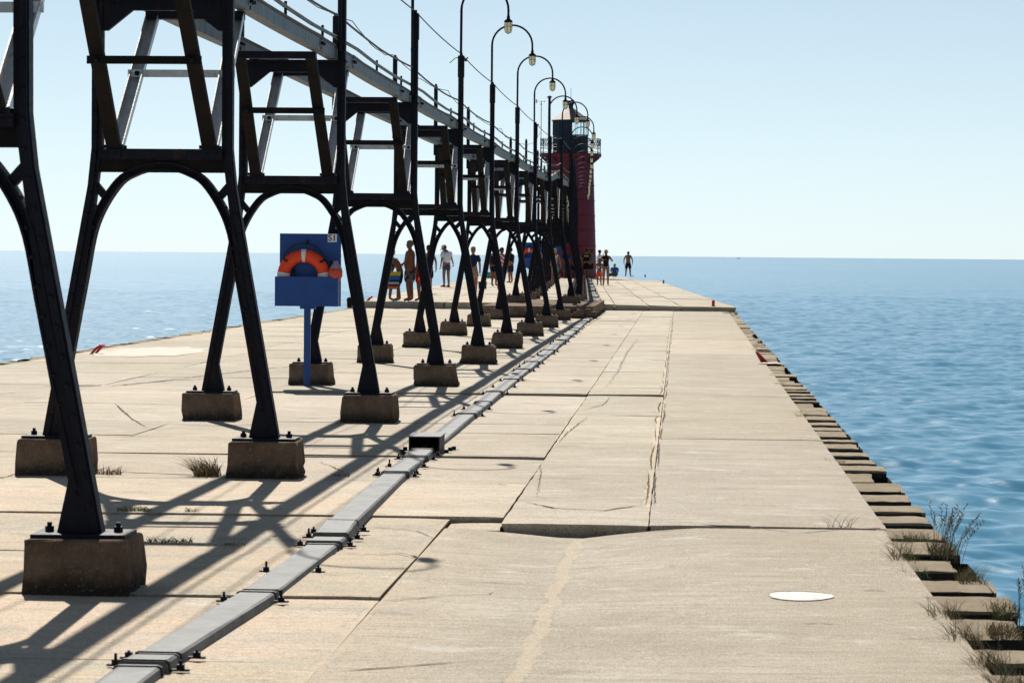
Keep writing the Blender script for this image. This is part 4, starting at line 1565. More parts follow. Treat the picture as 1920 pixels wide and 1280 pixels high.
m.ball((-.02, -.2, zp0 + .48), .12, "lamp_red"); m.ball((.02, -.2, zp0 + .36), .08, "lamp_red"); m.tube([(0, -.2, zl + 1.0), (0, -.2, zp0 + .4)], .05, "tower_black")
m.build("beacon", lh)
m = MB()
for zr in (.08, .36, .52, .93):
    m.tube([(1.93 * math.cos(2 * math.pi * k / 40), 1.93 * math.sin(2 * math.pi * k / 40), zl + zr) for k in range(41)], .018, "tower_black", 5)
m.build("gallery_rail", lh)
m = MB()
for k in range(60):
    a0, a1 = 2 * math.pi * k / 60, 2 * math.pi * (k + 1) / 60
    for p, q in ((.54, .91), (.91, .54)):
        m.tube([(1.93 * math.cos(a0), 1.93 * math.sin(a0), zl + p), (1.93 * math.cos(a1), 1.93 * math.sin(a1), zl + q)], .010, "tower_black", 4)
m.build("rail_lattice", lh)
for k in range(10):
    a = 2 * math.pi * (k + .35) / 10
    m = MB(); m.box((1.93 * math.cos(a) - .03, 1.93 * math.sin(a) - .03, zl), (1.93 * math.cos(a) + .03, 1.93 * math.sin(a) + .03, zl + .98), "tower_black"); m.build("rail_post", lh)
m = MB()
m.tube([(-1.33, -.85, zg - .2), (-1.33, -.85, zl + 3.5)], .085, "tower_black", 10)
m.lathe([(.0, .12), (.19, .0), (.17, -.03), (.09, -.05)], "tower_black", 12, (-1.33, -.85, zl + 3.55))
m.build("smoke_pipe", lh)
m = MB()
x0 = -1.86
m.tube([(x0, -.6, zl), (x0, -.6, zl + 3.3)], .025, "galvanised", 6)
m.tube([(x0 - .32, -.6, zl + 3.3), (x0 + .22, -.6, zl + 3.3)], .015, "galvanised", 6)
m.box((x0 - .36, -.62, zl + 3.18), (x0 - .27, -.58, zl + 3.42), "galvanised"); m.ball((x0 + .2, -.6, zl + 3.3), .05, "galvanised"); m.ball((x0, -.65, zl + 3.1), .05, "tower_black")
m.ball((x0 - .2, -.6, zl + 1.8), .06, "tower_black")
m.tube([(x0, -.6, zl + 1.4), (x0 - .33, -.6, zl + .85)], .012, "galvanised", 5)
m.build("weather_mast", lh)

# ------------------------------------------------------------------ plants
GMATS = {"dry": ["dry_grass", "straw_grass", "straw_grass", "twig_red", "green_grass"], "green": ["green_grass", "green_grass", "straw_grass"], "straw": ["straw_grass", "dry_grass", "dry_grass"]}


def tuft(x, y, z, n, h, spread, kind, label, lean=(0, 0), name="grass_tuft", cat="grass tuft", wide=.004, group="grass tufts in the pier's joints and edges", len_x=0.04, len_y=0.04):
    m = MB()
    for k in range(n):
        bx, by = random.uniform(-len_x, len_x), random.uniform(-len_y, len_y)
        a = random.uniform(0, 2 * math.pi)
        L = h * random.uniform(.35, 1.0)
        ox = math.cos(a) * spread * random.uniform(.2, 1) + lean[0] * L; oy = math.sin(a) * spread * random.uniform(.2, 1) + lean[1] * L
        w = wide * random.uniform(.6, 1.3)
        sx, sy = -math.sin(a + 1.2) * w, math.cos(a + 1.2) * w
        vs = []
        seg = 4
        for j in range(seg + 1):
            u = j / seg
            q = (bx + ox * u ** 1.5, by + oy * u ** 1.5, L * (u - .28 * u * u * min(1, 3 * spread / max(h, .01))))
            ww = 1 - u * .85
            vs += [(q[0] - sx * ww, q[1] - sy * ww, q[2]), (q[0] + sx * ww, q[1] + sy * ww, q[2])]
        fs = [(2 * j, 2 * j + 1, 2 * j + 3, 2 * j + 2) for j in range(seg)]
        m.add(vs, fs, random.choice(GMATS[kind]))
    return tag(m.build(name, None, (x, y, z)), label, cat, group)


tuft(-3.36, 20.42, 0, 260, .20, .14, "dry", "thick dry clump leaning on the second tower's right footing", (-.5, 0), len_x=.09, len_y=.08)
tuft(-4.12, 20.45, 0, 90, .10, .10, "straw", "low straw growing from the second tower's left footing", (.6, 0), len_x=.12)
tuft(-3.34, 17.55, 0, 150, .055, .05, "green", "low green weed on the shadowed joint between nearest footings", len_x=.10, len_y=.06)
tuft(-2.98, 17.55, 0, 30, .05, .04, "green", "tiny green sprig right of the low weed, in the catwalk shadow", len_x=.04)
tuft(-2.80, 15.7, 0, 110, .05, .06, "straw", "straw patch beside the nearest footing's back corner", len_x=.13, len_y=.05)
tuft(-2.46, 15.6, 0, 60, .03, .04, "green", "thin dark green line of weeds in the shadowed joint", len_x=.12, len_y=.03)
tuft(-3.55, 24.4, 0, 60, .04, .06, "straw", "faint straw strip in a joint beyond the second tower", len_x=.18, len_y=.04)
tuft(-3.10, 27.0, 0, 30, .03, .04, "straw", "faint straw strip beside the third tower's right footing", len_x=.12, len_y=.04)
tuft(-2.42, 20.6, 0, 40, .04, .05, "straw", "sparse straw at the conduit's left brackets", len_x=.06)
# lake edge at right: growth in the piling pans
ed = [(1.30, 10.05, .16, 70, "dry", "brown wiry tuft lowest at the right edge, by the widest dark pan"), (1.25, 10.65, .22, 120, "dry", "bushy brown tuft fanning left of the second lowest pan"),
      (1.24, 11.45, .17, 90, "dry", "brown tuft with green base beside the third lowest pan"), (1.22, 12.25, .16, 80, "dry", "wiry brown tuft by pale grit at the fourth pan"),
      (1.21, 13.0, .15, 80, "dry", "brown and green tuft left of the fifth pan"), (1.22, 14.75, .10, 30, "green", "little green tuft at the inner end of a dark pan, middle right edge"),
      (1.22, 15.5, .20, 70, "dry", "sparse arching brown tuft level with the broken slab step"), (1.28, 16.4, .12, 60, "green", "bright green tuft where the slab crack meets the teeth"),
      (1.52, 11.6, .15, 110, "green", "green fringe on the outer end of a low tooth, against the water"), (1.42, 12.55, .09, 160, "dry", "dark brown mat across the top of a low tooth"),
      (1.50, 13.3, .10, 130, "dry", "brown twiggy cap on a tooth's outer corner"), (1.48, 14.6, .12, 110, "dry", "brown scrub on an outer tooth corner below the tall stalks"),
      (1.45, 15.9, .16, 140, "dry", "dense brown scrub hanging over the teeth under the tall stalks"), (1.38, 16.6, .10, 90, "dry", "thin scrub along the tooth top beside the slab crack"),
      (1.40, 11.0, .08, 60, "green", "low green blades lying in the dark low pan"), (1.25, 22.8, .08, 40, "dry", "small dry tuft at the inner end of the teeth, farther up the right edge"),
      (1.27, 29.2, .12, 50, "green", "small green tuft among the narrow middle teeth of the right edge"), (1.30, 36.4, .10, 30, "dry", "tiny dry tuft at the teeth just before the red ladder rail")]
for x, y, h, n, kd, l in ed:
    tuft(x, y, -.03, int(n * 1.7), h, h * .6, kd, l, (-.25 if x < 1.32 else .15, 0), wide=.0022, len_x=.07, len_y=.16)


def stalks(x, y, n, h, spread, label):
    m = MB()
    for k in range(n):
        bx, by = random.uniform(-.06, .06), random.uniform(-.5, .5)
        L = h * random.uniform(.5, 1.0)
        q = (bx + random.uniform(-.4, 1) * spread, by + random.uniform(-.1, .1), L)
        mid = (bx + (q[0] - bx) * .35, by, L * .5)
        m.tube([(bx, by, -.05), mid, q], [.0016, .0013, .0009], random.choice(["twig_red", "dry_grass", "straw_grass"]), 4)
        for e in range(5):
            u = .6 + .4 * e / 5
            p = Vector(mid) + (Vector(q) - Vector(mid)) * ((u - .5) * 2)
            m.tube([p, p + Vector((random.uniform(-.02, .02), 0, .018))], [.0028, .001], "dry_grass", 4)
    return tag(m.build("seed_stalks", None, (x, y, 0)), label, "grass stalks", "tall seed stalks on the pier edge")


stalks(1.47, 15.7, 26, .27, .16, "widest stand of tall thin seed stalks against the water, level with the slab crack")
stalks(1.55, 13.0, 5, .24, .03, "two or three lone upright stalks against the water, below the wide stand")
stalks(1.62, 11.3, 8, .16, .10, "short leaning stalks at the lower right margin")
tuft(1.36, 81.5, -.02, 80, .16, .10, "green", "green tuft on the left of the rough corner block under the deck step", len_x=.14, len_y=.3)
tuft(1.58, 81.2, -.02, 60, .18, .08, "green", "green tuft on the lake side of the rough corner block", len_x=.05, len_y=.3)
tuft(0.95, 17.12, 0, 22, .14, .14, "dry", "thin dry blades rising from the long slab crack", len_x=.09, len_y=.02, wide=.002)
m = MB()
for k in range(3):
    a = random.uniform(-.4, .4)
    m.tube([(0.03 * k, 0, 0), (0.03 * k + a * .05, 0, .05), (.03 * k + a * .1, 0, .075)], .0025, "green_grass", 5)
    for e in range(3):
        z = .03 + .018 * e; d = (-1) ** e
        m.add([(0.03 * k, -.002, z), (.03 * k + d * .022, -.012, z + .018), (.03 * k + d * .034, 0, z + .026), (.03 * k + d * .018, .01, z + .012)], [(0, 1, 2, 3)], "green_grass")
tag(m.build("weed_seedling", None, (1.33, 9.95, .0)), "bright green leafy seedlings at the photo's lower right corner", "seedling")


# ------------------------------------------------------------------ people
def skin_mesh(joints, edges, radii, mats, smooth_lv=1):
    me = bpy.data.meshes.new("tmp")
    names = list(joints)
    me.from_pydata([joints[n] for n in names], [(names.index(a), names.index(b)) for a, b in edges], [])
    o = bpy.data.objects.new("tmp", me); COL.objects.link(o)
    md = o.modifiers.new("s", 'SKIN'); md.use_smooth_shade = True
    sv = me.skin_vertices[0].data
    for i, n in enumerate(names):
        r = radii[n]
        sv[i].radius = r if isinstance(r, tuple) else (r, r)
        sv[i].use_root = (i == 0)
    sb = o.modifiers.new("d", 'SUBSURF'); sb.levels = smooth_lv; sb.render_levels = smooth_lv
    bpy.context.view_layer.update()
    out = bpy.data.meshes.new_from_object(o.evaluated_get(bpy.context.evaluated_depsgraph_get()))
    bpy.data.objects.remove(o); bpy.data.meshes.remove(me)
    out.materials.clear()
    for mm in mats: out.materials.append(MATS[mm])
    for p in out.polygons: p.use_smooth = True; p.material_index = 0
    return out


STAND = dict(pelvis=(0, 0, .95), waist=(0, 0, 1.10), chest=(0, .01, 1.30), neck=(0, 0, 1.47), skull=(0, .02, 1.56),
             shL=(-.18, 0, 1.41), elL=(-.235, -.02, 1.13), wrL=(-.245, .04, .89), haL=(-.245, .06, .82),
             shR=(.18, 0, 1.41), elR=(.235, -.02, 1.13), wrR=(.245, .04, .89), haR=(.245, .06, .82),
             hiL=(-.095, 0, .90), knL=(-.105, .025, .50), anL=(-.11, -.02, .085), toL=(-.125, .15, .028),
             hiR=(.095, 0, .90), knR=(.105, .025, .50), anR=(.11, -.02, .085), toR=(.125, .15, .028))
BE = [("pelvis", "waist"), ("waist", "chest"), ("chest", "neck"), ("neck", "skull"), ("chest", "shL"), ("shL", "elL"), ("elL", "wrL"), ("wrL", "haL"), ("chest", "shR"), ("shR", "elR"), ("elR", "wrR"), ("wrR", "haR"),
      ("pelvis", "hiL"), ("hiL", "knL"), ("knL", "anL"), ("anL", "toL"), ("pelvis", "hiR"), ("hiR", "knR"), ("knR", "anR"), ("anR", "toR")]
BR = dict(pelvis=.135, waist=.125, chest=.145, neck=.058, skull=.055, shL=.062, elL=.042, wrL=.030, haL=.036, shR=.062, elR=.042, wrR=.030, haR=.036,
          hiL=.100, knL=.066, anL=.044, toL=.036, hiR=.100, knR=.066, anR=.044, toR=.036)


def person(x, y, z, rz, height, label, pose=None, skin="skin", hair=None, hairlen=0.0, wear=(), bulk=1.0, hat=None, head=(0, .02, 1.63), shoes=None):
    """pose overrides joints; wear = list of (part, garment kind, material)"""
    J = {k: Vector(v) for k, v in STAND.items()}
    for k, v in (pose or {}).items():
        J[k] = Vector(v)
    s = height / 1.75
    Rr = {k: v * (bulk if k in ("pelvis", "waist", "chest", "hiL", "hiR") else (1 + (bulk - 1) * .5)) for k, v in BR.items()}
    t = thing("person", label, "person", (x, y, z), rz, "people on the pier")
    me = skin_mesh({k: tuple(J[k]) for k in STAND}, BE, Rr, [skin, "hair_dark"])
    # head, ears, nose, eyes and fingers joined into the same body mesh
    h = MB(); h.slot(skin)
    H = Vector(head)
    fw = (pose or {}).get("look", Vector((0, 1, 0)))
    fw = Vector(fw).normalized(); rt = fw.cross(Vector((0, 0, 1))).normalized(); upv = rt.cross(fw)

    def hp(a, f, u):
        return H + rt * a + fw * f + upv * u
    prof = [(0, -.125), (.032, -.122), (.052, -.10), (.066, -.06), (.076, -.01), (.079, .04), (.070, .085), (.045, .112), (0, .122)]
    n = 14
    vs = []
    for r, u in prof:
        for k in range(n):
            a = 2 * math.pi * k / n
            vs.append(hp(r * math.cos(a), r * 1.2 * math.sin(a) + (.012 if u < -.05 else 0), u))
    h.add(vs, [(i * n + k, i * n + (k + 1) % n, (i + 1) * n + (k + 1) % n, (i + 1) * n + k) for i in range(len(prof) - 1) for k in range(n)], skin, True)
    h.tube([hp(0, .088, .02), hp(0, .112, -.022), hp(0, .092, -.03)], [.008, .014, .008], skin, 6)
    h.tube([hp(-.022, .088, -.062), hp(.022, .088, -.062)], .006, "ladder_red", 5)
    for e in (-1, 1):
        h.ball(hp(e * .078, -.005, 0), .022, skin, 8, (.45, .8, 1.2))
        h.ball(hp(e * .03, .083, .012), .010, "hair_dark", 6)
    for sd in ("L", "R"):
        wr, ha = J["wr" + sd], J["ha" + sd]
        d = (ha - wr).normalized()
        ax = d.cross(Vector((1, 0, 0)))
        ax = ax.normalized() if ax.length > .1 else Vector((0, 1, 0))
        nrm = d.cross(ax)
        for k in range(4):
            b0 = ha + ax * (-.026 + .0175 * k) + d * .02
            L = (.060, .072, .068, .055)[k]
            h.tube([b0, b0 + d * L * .5, b0 + d * L * .85 + nrm * .02, b0 + d * L * .95 + nrm * .036], [.0095, .009, .008, .006], skin, 6)
        b0 = wr + d * .035 + ax * .03
        h.tube([b0, b0 + d * .035 + ax * .022, b0 + d * .062 + ax * .024], [.011, .010, .007], skin, 6)
    bm = bmesh.new(); bm.from_mesh(me)
    base = len(bm.verts)
    nv = [bm.verts.new(v) for v in h.v]
    for f, sm in zip(range(len(h.f)), h.sm):
        try:
            fc = bm.faces.new([nv[i] for i in h.f[f]])
            fc.smooth = True
            fc.material_index = 0 if h.mats[h.mi[f]] == skin else 1
        except ValueError:
            pass
    bm.to_mesh(me); bm.free()
    o = bpy.data.objects.new("body", me); COL.objects.link(o); o.parent = t
    if hair:
        m = MB()
        vs = []; prof2 = [(.074, -.035), (.087, .01), (.090, .05), (.078, .10), (.048, .127), (0, .136)]
        for r, u in prof2:
            for k in range(n):
                a = 2 * math.pi * k / n
                front = max(0, math.sin(a))
                vs.append(hp(r * math.cos(a), r * 1.2 * math.sin(a) - .012, u + (front * (.075 if u < .05 else 0)) - (hairlen * (1 - front) if u < 0 else 0) + random.uniform(-.004, .004)))
        m.add(vs, [(i * n + k, i * n + (k + 1) % n, (i + 1) * n + (k + 1) % n, (i + 1) * n + k) for i in range(len(prof2) - 1) for k in range(n)], hair, True)
        m.build("hair", t)
    if hat:
        hm, kind = hat
        m = MB()
        vs = []; pf = [(.092, .035), (.095, .07), (.080, .125), (.04, .148), (0, .152)]
        for r, u in pf:
            for k in range(n):
                a = 2 * math.pi * k / n
                vs.append(hp(r * math.cos(a), r * 1.18 * math.sin(a), u))
        m.add(vs, [(i * n + k, i * n + (k + 1) % n, (i + 1) * n + (k + 1) % n, (i + 1) * n + k) for i in range(len(pf) - 1) for k in range(n)], hm, True)
        if kind == "brim":
            vs = []
            for r, u in ((.09, .045), (.175, .03), (.175, .024), (.09, .038)):
                for k in range(n):
                    a = 2 * math.pi * k / n
                    vs.append(hp(r * math.cos(a), r * 1.1 * math.sin(a), u))
            m.add(vs, [(i * n + k, i * n + (k + 1) % n, (i + 1) * n + (k + 1) % n, (i + 1) * n + k) for i in range(3) for k in range(n)], hm, True)
        else:
            vs = []
            for r, u in ((.09, .042), (.185, .018), (.185, .012), (.09, .034)):
                for k in range(7):
                    a = rad(35 + 110 * k / 6)
                    vs.append(hp(r * math.cos(a) * .9, r * math.sin(a) * 1.1, u))
            m.add(vs, [(i * 7 + k, i * 7 + k + 1, (i + 1) * 7 + k + 1, (i + 1) * 7 + k) for i in range(3) for k in range(6)], hm, True)
        m.build("cap" if kind == "cap" else "sun_hat", t)

    def garment(name, js, es, add, mat):
        loc = {k: tuple(js[k][0]) for k in js}
        rr = {k: js[k][1] + add for k in js}
        mm = skin_mesh(loc, es, rr, [mat])
        g = bpy.data.objects.new(name, mm); COL.objects.link(g); g.parent = t
        return g

    def lerp(a, c, k):
        return J[a] + (J[c] - J[a]) * k
    for part, kind, mat in wear:
        if kind in ("shorts", "long_shorts", "brief", "skirt"):
            k = {"shorts": .62, "long_shorts": .97, "brief": .10, "skirt": .5}[kind]
            js = {"pelvis": (J["pelvis"], Rr["pelvis"]), "waist": (lerp("pelvis", "waist", .55 if kind != "brief" else .1), Rr["waist"] * .98)}
            es = [("pelvis", "waist")]
            for sd in "LR":
                js["hi" + sd] = (J["hi" + sd], Rr["hi" + sd]); js["kn" + sd] = (lerp("hi" + sd, "kn" + sd, k), Rr["hi" + sd] * (1 - .12 * k))
                es += [("pelvis", "hi" + sd), ("hi" + sd, "kn" + sd)]
            garment(part, js, es, .014 if kind == 'brief' else .026, mat)
        elif kind in ("shirt", "tank", "suit", "bra", "loose"):
            up_ = .28 if kind in ("tank", "suit") else .10
            js = {"chest": (J["chest"], Rr["chest"]), "neck": (lerp("chest", "neck", .72), Rr["neck"] * 1.25)}
            es = [("chest", "neck")]
            if kind == "bra":
                js["waist"] = (lerp("chest", "waist", .3), Rr["chest"] * .95); es.append(("chest", "waist"))
                del js["neck"]; es = es[1:]
                js["up"] = (lerp("chest", "neck", .3), Rr["chest"] * .8); es.append(("chest", "up"))
            else:
                js["waist"] = (J["waist"], Rr["waist"] + (.03 if kind == "loose" else 0)); js["pelvis"] = (lerp("waist", "pelvis", .75), Rr["pelvis"] + (.025 if kind == "loose" else 0))
                es += [("chest", "waist"), ("waist", "pelvis")]
            if kind in ("shirt", "loose"):
                for sd in "LR":
                    js["sh" + sd] = (J["sh" + sd], Rr["sh" + sd] + .008); js["el" + sd] = (lerp("sh" + sd, "el" + sd, .72), Rr["sh" + sd] + .006)
                    es += [("chest", "sh" + sd), ("sh" + sd, "el" + sd)]
            if kind == "suit":
                for sd in "LR":
                    js["hi" + sd] = (lerp("pelvis", "hi" + sd, .8), Rr["hi" + sd]); es.append(("pelvis", "hi" + sd))
            garment(part, js, es, .013 if kind != "loose" else .03, mat)
    if shoes:
        for sd in "LR":
            m = MB()
            a, c = J["an" + sd], J["to" + sd]
            d = Vector((c.x - a.x, c.y - a.y, 0)).normalized()
            m.tube([Vector((a.x, a.y, .035)) - d * .05, Vector((a.x, a.y, .045)), Vector((c.x, c.y, .032)), Vector((c.x, c.y, .026)) + d * .07], [.036, .046, .046, .028], shoes, 8)
            m.build("shoe", t)
    t.scale = (s, s, s)
    return t


ZF = 0.2
BACK = 0.0           # facing away from the viewer (+Y)
FRONT = math.pi
# group at the step
person(-8.62, 85.6, ZF, rad(-80), 1.55, "person in black bikini top and pink bottoms, half behind a tower leg by the towel", dict(skull=(0, .06, 1.55), look=(0.2, 1, -.35)), "skin_tan", "hair_dark", .22, [("bikini_top", "bra", "cloth_black"), ("bikini_bottom", "brief", "cloth_pink")], .82, None, (0, .05, 1.62))
bend = dict(waist=(0, .02, 1.08), chest=(0, .14, 1.25), neck=(0, .25, 1.38), skull=(0, .31, 1.44), shL=(-.17, .2, 1.35), shR=(.17, .2, 1.35), elL=(-.2, .28, 1.08), wrL=(-.12, .36, .86), haL=(-.08, .40, .80), elR=(.2, .28, 1.08), wrR=(.12, .36, .86), haR=(.08, .40, .80), look=(0, 1, -.6),
            anL=(-.11, -.05, .085), toL=(-.125, .12, .028), anR=(.11, .12, .085), toR=(.125, .29, .028), knR=(.105, .09, .5))
person(-8.28, 85.05, ZF, rad(75), 1.62, "bare backed youngster bending forward over a striped towel", bend, "skin_tan", "hair_dark", .02, [("swim_shorts", "long_shorts", "cloth_navy")], .85, None, (0, .36, 1.50))
tw_ = MB()
vs = []; fs = []
for j in range(9):
    for i in range(7):
        u = i / 6; w = j / 8
        vs.append((-.24 + .46 * u - .09 * (1 - w), .03 * math.sin(u * 9 + w * 2), .36 + .52 * w))
for j in range(8):
    for i in range(6):
        k = j * 7 + i; fs.append((k, k + 1, k + 8, k + 7))
tw_.add(vs, fs, "towel_stripe", True)
tw_.add([(v[0], v[1] + .006, v[2]) for v in vs], [f[::-1] for f in fs], "towel_stripe", True)
tw_.bar((-.34, -.02, .36), (-.14, -.02, .90), .07, .02, "cloth_white")
tag(tw_.build("beach_towel", None, (-8.44, 84.75, ZF)), "striped beach towel in orange, yellow and blue held out by the bending youngster", "towel")
person(-7.98, 85.1, ZF, rad(72), 1.80, "stout bare chested person in patterned grey trunks, standing side on", dict(elL=(-.22, .06, 1.12), wrL=(-.16, .20, 1.05), haL=(-.12, .26, 1.05), elR=(.22, .06, 1.12), wrR=(.16, .20, 1.05), haR=(.12, .26, 1.05), waist=(0, .03, 1.10), chest=(0, .02, 1.30)), "skin_tan", "hair_grey", .0, [("swim_trunks", "long_shorts", "cloth_floral")], 1.22)
person(-7.66, 85.2, ZF, rad(60), 1.72, "person in red flowered shorts, mostly hidden behind the stout person and tower leg", None, "skin_tan", "hair_brown", .02, [("swim_shorts", "long_shorts", "cloth_red_floral")], 1.0)
walk = dict(anL=(-.10, -.26, .22), knL=(-.10, .05, .53), toL=(-.11, -.26, .06), anR=(.10, .10, .085), toR=(.11, .27, .03), knR=(.1, .12, .52), elL=(-.22, .10, 1.15), wrL=(-.22, .25, 1.0), haL=(-.2, .3, .97), elR=(.25, -.12, 1.15), wrR=(.27, -.05, .92), haR=(.27, -.02, .86))
person(-8.93, 102.2, ZF, BACK + rad(15), 1.72, "bare backed person in long black shorts walking away, split by a tower leg", walk, "skin", "hair_brown", .02, [("shorts", "long_shorts", "cloth_black")], 1.0)
person(-9.98, 123.0, ZF, BACK + rad(35), 1.82, "person in white cap, white shirt and denim shorts looking down by the left edge", dict(skull=(-.02, .10, 1.54), look=(-.5, .8, -.55), chest=(0, .04, 1.30), elR=(.27, .05, 1.18), wrR=(.33, .02, .98), haR=(.34, .04, .92)), "skin", "hair_brown", .0, [("shirt", "loose", "cloth_white"), ("shorts", "shorts", "cloth_denim")], 1.03, ("cloth_white", "cap"), (-.03, .13, 1.60), "shoe_dark")
person(-6.86, 95.5, ZF, FRONT, 1.66, "person with short fair hair in navy top and tan shorts, facing the viewer", dict(anL=(-.09, -.05, .085), toL=(-.1, .12, .03)), "skin", "hair_blond", .03, [("top", "shirt", "cloth_navy"), ("shorts", "shorts", "cloth_tan")], .98)
person(-10.9, 168.0, ZF, BACK, 1.75, "small far person in grey shirt and dark shorts between two tower legs", None, "skin", "hair_brown", .02, [("shirt", "shirt", "cloth_grey"), ("shorts", "long_shorts", "cloth_navy")], 1.05, None, (0, .02, 1.63), "shoe_dark")
person(-6.92, 111.5, ZF, BACK + rad(-20), 1.70, "person in slanted red and white striped shirt with tan bag belt and navy shorts", dict(skull=(0, .08, 1.55)), "skin", "hair_brown", .03, [("striped_shirt", "loose", "cloth_red_stripe"), ("shorts", "shorts", "cloth_navy")], 1.08, None, (0, .07, 1.61))
person(-8.4, 143.0, ZF, rad(60), 1.74, "far person in purple cap and dark shirt behind the striped shirt", None, "skin", "hair_dark", .0, [("shirt", "shirt", "cloth_black"), ("shorts", "long_shorts", "cloth_navy")], 1.0, ("cloth_purple", "cap"))
person(-5.72, 132.0, ZF, BACK, 1.70, "person in pink and tan seen in a narrow gap before the farthest board", walk, "skin", "hair_blond", .04, [("top", "tank", "cloth_sand"), ("shorts", "shorts", "cloth_teal")], .95)
# by the lighthouse
person(-7.05, 178.0, ZF, BACK + rad(20), 1.74, "person in dark navy beside the last tower legs, left of the ponytail", None, "skin_tan", "hair_dark", .02, [("shirt", "shirt", "cloth_navy"), ("shorts", "long_shorts", "cloth_denim")], 1.05)
person(-5.55, 181.0, ZF, rad(70), 1.78, "tall person in dark grey turned sideways behind the black T-shirt", None, "skin", "hair_brown", .02, [("shirt", "shirt", "cloth_grey"), ("shorts", "long_shorts", "cloth_black")], 1.0)
person(-8.25, 128.0, ZF, BACK + rad(-30), 1.66, "person with dark bag strap and black dress between far tower legs", None, "skin_tan", "hair_dark", .15, [("top", "loose", "cloth_black"), ("skirt", "shorts", "cloth_black")], .95)
person(-9.6, 152.0, ZF, BACK + rad(10), 1.70, "distant person in white top and dark shorts near the left edge", None, "skin", "hair_brown", .08, [("top", "shirt", "cloth_sand"), ("shorts", "shorts", "cloth_navy")], 1.0)
person(-6.28, 176.5, ZF, BACK, 1.68, "person with ponytail in grey tank top and olive shorts at the lighthouse foot", dict(elR=(.27, .02, 1.2), wrR=(.26, .16, 1.02), haR=(.24, .2, .98)), "skin", "hair_dark", .20, [("tank_top", "tank", "cloth_grey"), ("shorts", "shorts", "cloth_olive")], 1.05)
person(-5.78, 178.5, ZF, BACK, 1.80, "broad person in black T-shirt with a yellow band across the back", None, "skin", "hair_dark", .0, [("shirt", "loose", "cloth_black"), ("shorts", "long_shorts", "cloth_black")], 1.2, None, (0, .02, 1.63))
m = MB(); m.box((-.15, -.222, 1.30), (.15, -.216, 1.37), "cloth_yellow"); o = m.build("shirt_lettering", bpy.data.objects[[q.name for q in bpy.data.objects if q.get("label", "").startswith("broad person")][0]])
person(-6.62, 179.5, ZF, BACK + rad(25), 1.66, "person in dark blue at the far left of the lighthouse group", None, "skin_tan", "hair_brown", .03, [("shirt", "shirt", "cloth_blue"), ("shorts", "long_shorts", "cloth_black")], 1.0)
person(-6.02, 180.6, ZF, FRONT, 1.62, "person with red shorts behind the lighthouse group", None, "skin_tan", "hair_dark", .05, [("top", "tank", "cloth_purple"), ("shorts", "shorts", "cloth_red_floral")], 1.0)
person(-3.80, 136.2, ZF - .01, FRONT, 1.28, "child in bright orange shorts holding a white cup, facing the viewer", dict(elL=(-.23, .08, 1.16), wrL=(-.10, .22, 1.12), haL=(-.05, .25, 1.13), elR=(.23, .08, 1.16), wrR=(.12, .20, 1.10), haR=(.07, .24, 1.10)), "skin_tan", "hair_brown", .02, [("swim_shorts", "long_shorts", "cloth_orange")], .92)
m = MB(); m.lathe([(.0, 0), (.03, 0), (.038, .09), (.0, .092)], "white", 12)
tag(m.build("drinking_cup", None, (-3.82, 135.93, ZF + .80)), "white cup in the hands of the child in orange shorts", "cup")
person(-3.50, 136.5, ZF - .01, FRONT, 1.68, "person in black one piece swimsuit and straw sun hat beside the child", dict(elL=(-.33, .04, 1.20), wrL=(-.20, .16, 1.36), haL=(-.14, .19, 1.40), elR=(.26, .06, 1.18), wrR=(.14, .20, 1.24), haR=(.08, .23, 1.27), waist=(0, 0, 1.11)), "skin", "hair_blond", .02, [("swimsuit", "suit", "cloth_black")], 1.05, ("straw_hat", "brim"))
person(-5.30, 189.6, ZF, rad(-60), 1.76, "person in dark cap and white shirt standing right of the lighthouse, partly hidden", dict(elR=(.22, .10, 1.30), wrR=(.12, .22, 1.46), haR=(.08, .24, 1.5)), "skin", "hair_dark", .0, [("shirt", "shirt", "cloth_white"), ("shorts", "long_shorts", "cloth_navy")], 1.0, ("cloth_navy", "cap"))
sit = dict(pelvis=(0, 0, .13), waist=(0, .02, .27), chest=(0, .08, .47), neck=(0, .15, .62), skull=(0, .20, .68), shL=(-.19, .09, .57), shR=(.19, .09, .57), elL=(-.27, .12, .33), wrL=(-.16, .30, .36), haL=(-.10, .34, .37), elR=(.27, .12, .33), wrR=(.16, .30, .36), haR=(.10, .34, .37),
           hiL=(-.1, .03, .11), knL=(-.18, .38, .36), anL=(-.12, .62, .07), toL=(-.12, .76, .03), hiR=(.1, .03, .11), knR=(.18, .38, .36), anR=(.12, .62, .07), toR=(.12, .76, .03), look=(0, 1, -.4))
person(-4.46, 197.2, ZF - .01, BACK, 1.75, "person in bright blue shirt sitting on the pier's end with back turned", sit, "skin", "hair_blond", .0, [("shirt", "shirt", "cloth_blue"), ("shorts", "shorts", "cloth_grey")], 1.1, None, (0, .24, .74))
m = MB()
m.ball((0, 0, .11), .13, "bag_black", 12, (1.35, .8, .85)); m.tube([(-.1, 0, .19), (0, 0, .27), (.1, 0, .19)], .012, "bag_black", 6)
tag(m.build("duffel_bag", None, (-4.80, 197.0, ZF - .01)), "black bag on the ground beside the seated person in blue", "bag")
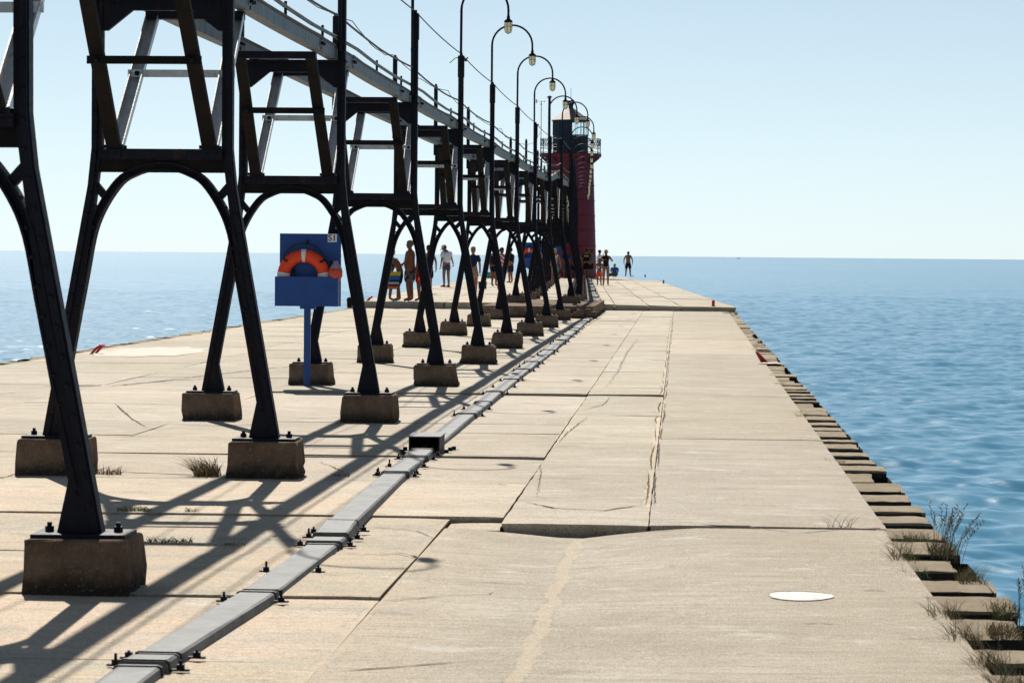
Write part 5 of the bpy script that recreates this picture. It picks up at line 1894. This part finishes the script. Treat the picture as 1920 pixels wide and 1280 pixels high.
person(-3.56, 198.6, ZF - .02, BACK, 1.76, "bare backed person in black shorts standing alone at the pier's end", dict(elL=(-.29, -.03, 1.15), wrL=(-.29, .04, .92), haL=(-.27, .06, .86), elR=(.29, -.03, 1.15), wrR=(.29, .04, .92), haR=(.29, .06, .86), skull=(0, .08, 1.53), look=(0, 1, -.5), anL=(-.16, -.02, .085), toL=(-.19, .13, .03), anR=(.16, -.02, .085), toR=(.19, .13, .03), knL=(-.13, .02, .5), knR=(.13, .02, .5)), "skin", "hair_brown", .0, [("shorts", "long_shorts", "cloth_black")], 1.05, None, (0, .09, 1.59))
m = MB()
for e in (-.07, .07):
    m.tube([(e, -.12, .03), (e, -.04, .045), (e, .08, .035), (e, .13, .025)], [.03, .045, .045, .03], "shoe_dark", 8)
tag(m.build("pair_of_shoes", None, (-3.28, 198.2, ZF - .02)), "pair of dark shoes on the deck right of the lone standing person", "shoes")
# swimmer on the ladder at the left edge: head above the deck
climb = dict(elL=(-.26, .10, 1.30), wrL=(-.22, .26, 1.42), haL=(-.2, .33, 1.46), elR=(.26, .10, 1.30), wrR=(.22, .26, 1.42), haR=(.2, .33, 1.46))
person(-9.75, 84.9, -1.42, rad(-90), 1.72, "dark haired swimmer's head at the left pier edge beside the small red ladder", climb, "skin_tan", "hair_dark", .16, [("swim_shorts", "shorts", "cloth_navy")], .95)

# small things on the deck
m = MB()
pf = [(-.17, -.13), (.17, -.13), (.17, .13), (-.17, .13)]
m.add([(x * .9, y * .9, 0) for x, y in pf] + [(x, y, .28) for x, y in pf] + [(x * .92, y * .92, .28) for x, y in pf] + [(x * .82, y * .82, .03) for x, y in pf],
      [(3, 2, 1, 0)] + [(k, (k + 1) % 4, (k + 1) % 4 + 4, k + 4) for k in range(4)] + [(k + 4, (k + 1) % 4 + 4, (k + 1) % 4 + 8, k + 8) for k in range(4)] + [(k + 8, (k + 1) % 4 + 8, (k + 1) % 4 + 12, k + 12) for k in range(4)] + [(12, 13, 14, 15)], "tub_teal")
m.box((-.19, -.15, .265), (.19, -.131, .30), "tub_teal")
tag(m.build("storage_tub", None, (-8.08, 118.0, ZF)), "small teal tub on the deck behind the person in the navy top", "tub")
m = MB()
m.ball((0, 0, .2), .2, "cloth_teal", 10, (1.1, .8, 1.0)); m.ball((-.12, .05, .38), .1, "cloth_floral", 8); m.ball((.25, 0, .12), .13, "bag_black", 8)
tag(m.build("beach_bag", None, (-11.3, 170.0, ZF)), "heaped teal and dark beach bags at the feet of the small far person", "bags")

# a sail boat far out on the horizon
bt = thing("sail_boat", "tiny pale boat on the horizon right of the lighthouse", "boat", (85, 4200, ZW))
bt.scale = (.55, .55, .55)
m = MB()
m.add([(-4, -1, .2), (4, -1, .2), (5.5, 0, 1.3), (4, 1, .2), (-4, 1, .2), (-4.3, -1.3, 1.2), (-4.3, 1.3, 1.2), (3.5, 1.4, 1.3), (3.5, -1.4, 1.3)], [(0, 1, 8, 5), (1, 2, 8), (2, 3, 7), (3, 4, 6, 7), (4, 0, 5, 6), (5, 8, 2, 7, 6)], "white")
m.build("hull", bt)
m = MB(); m.box((-2, -.8, 1.3), (1.5, .8, 2.6), "white"); m.build("cabin", bt)
m = MB(); m.tube([(0, 0, 1.3), (0, 0, 7)], .12, "white", 6); m.build("mast", bt)
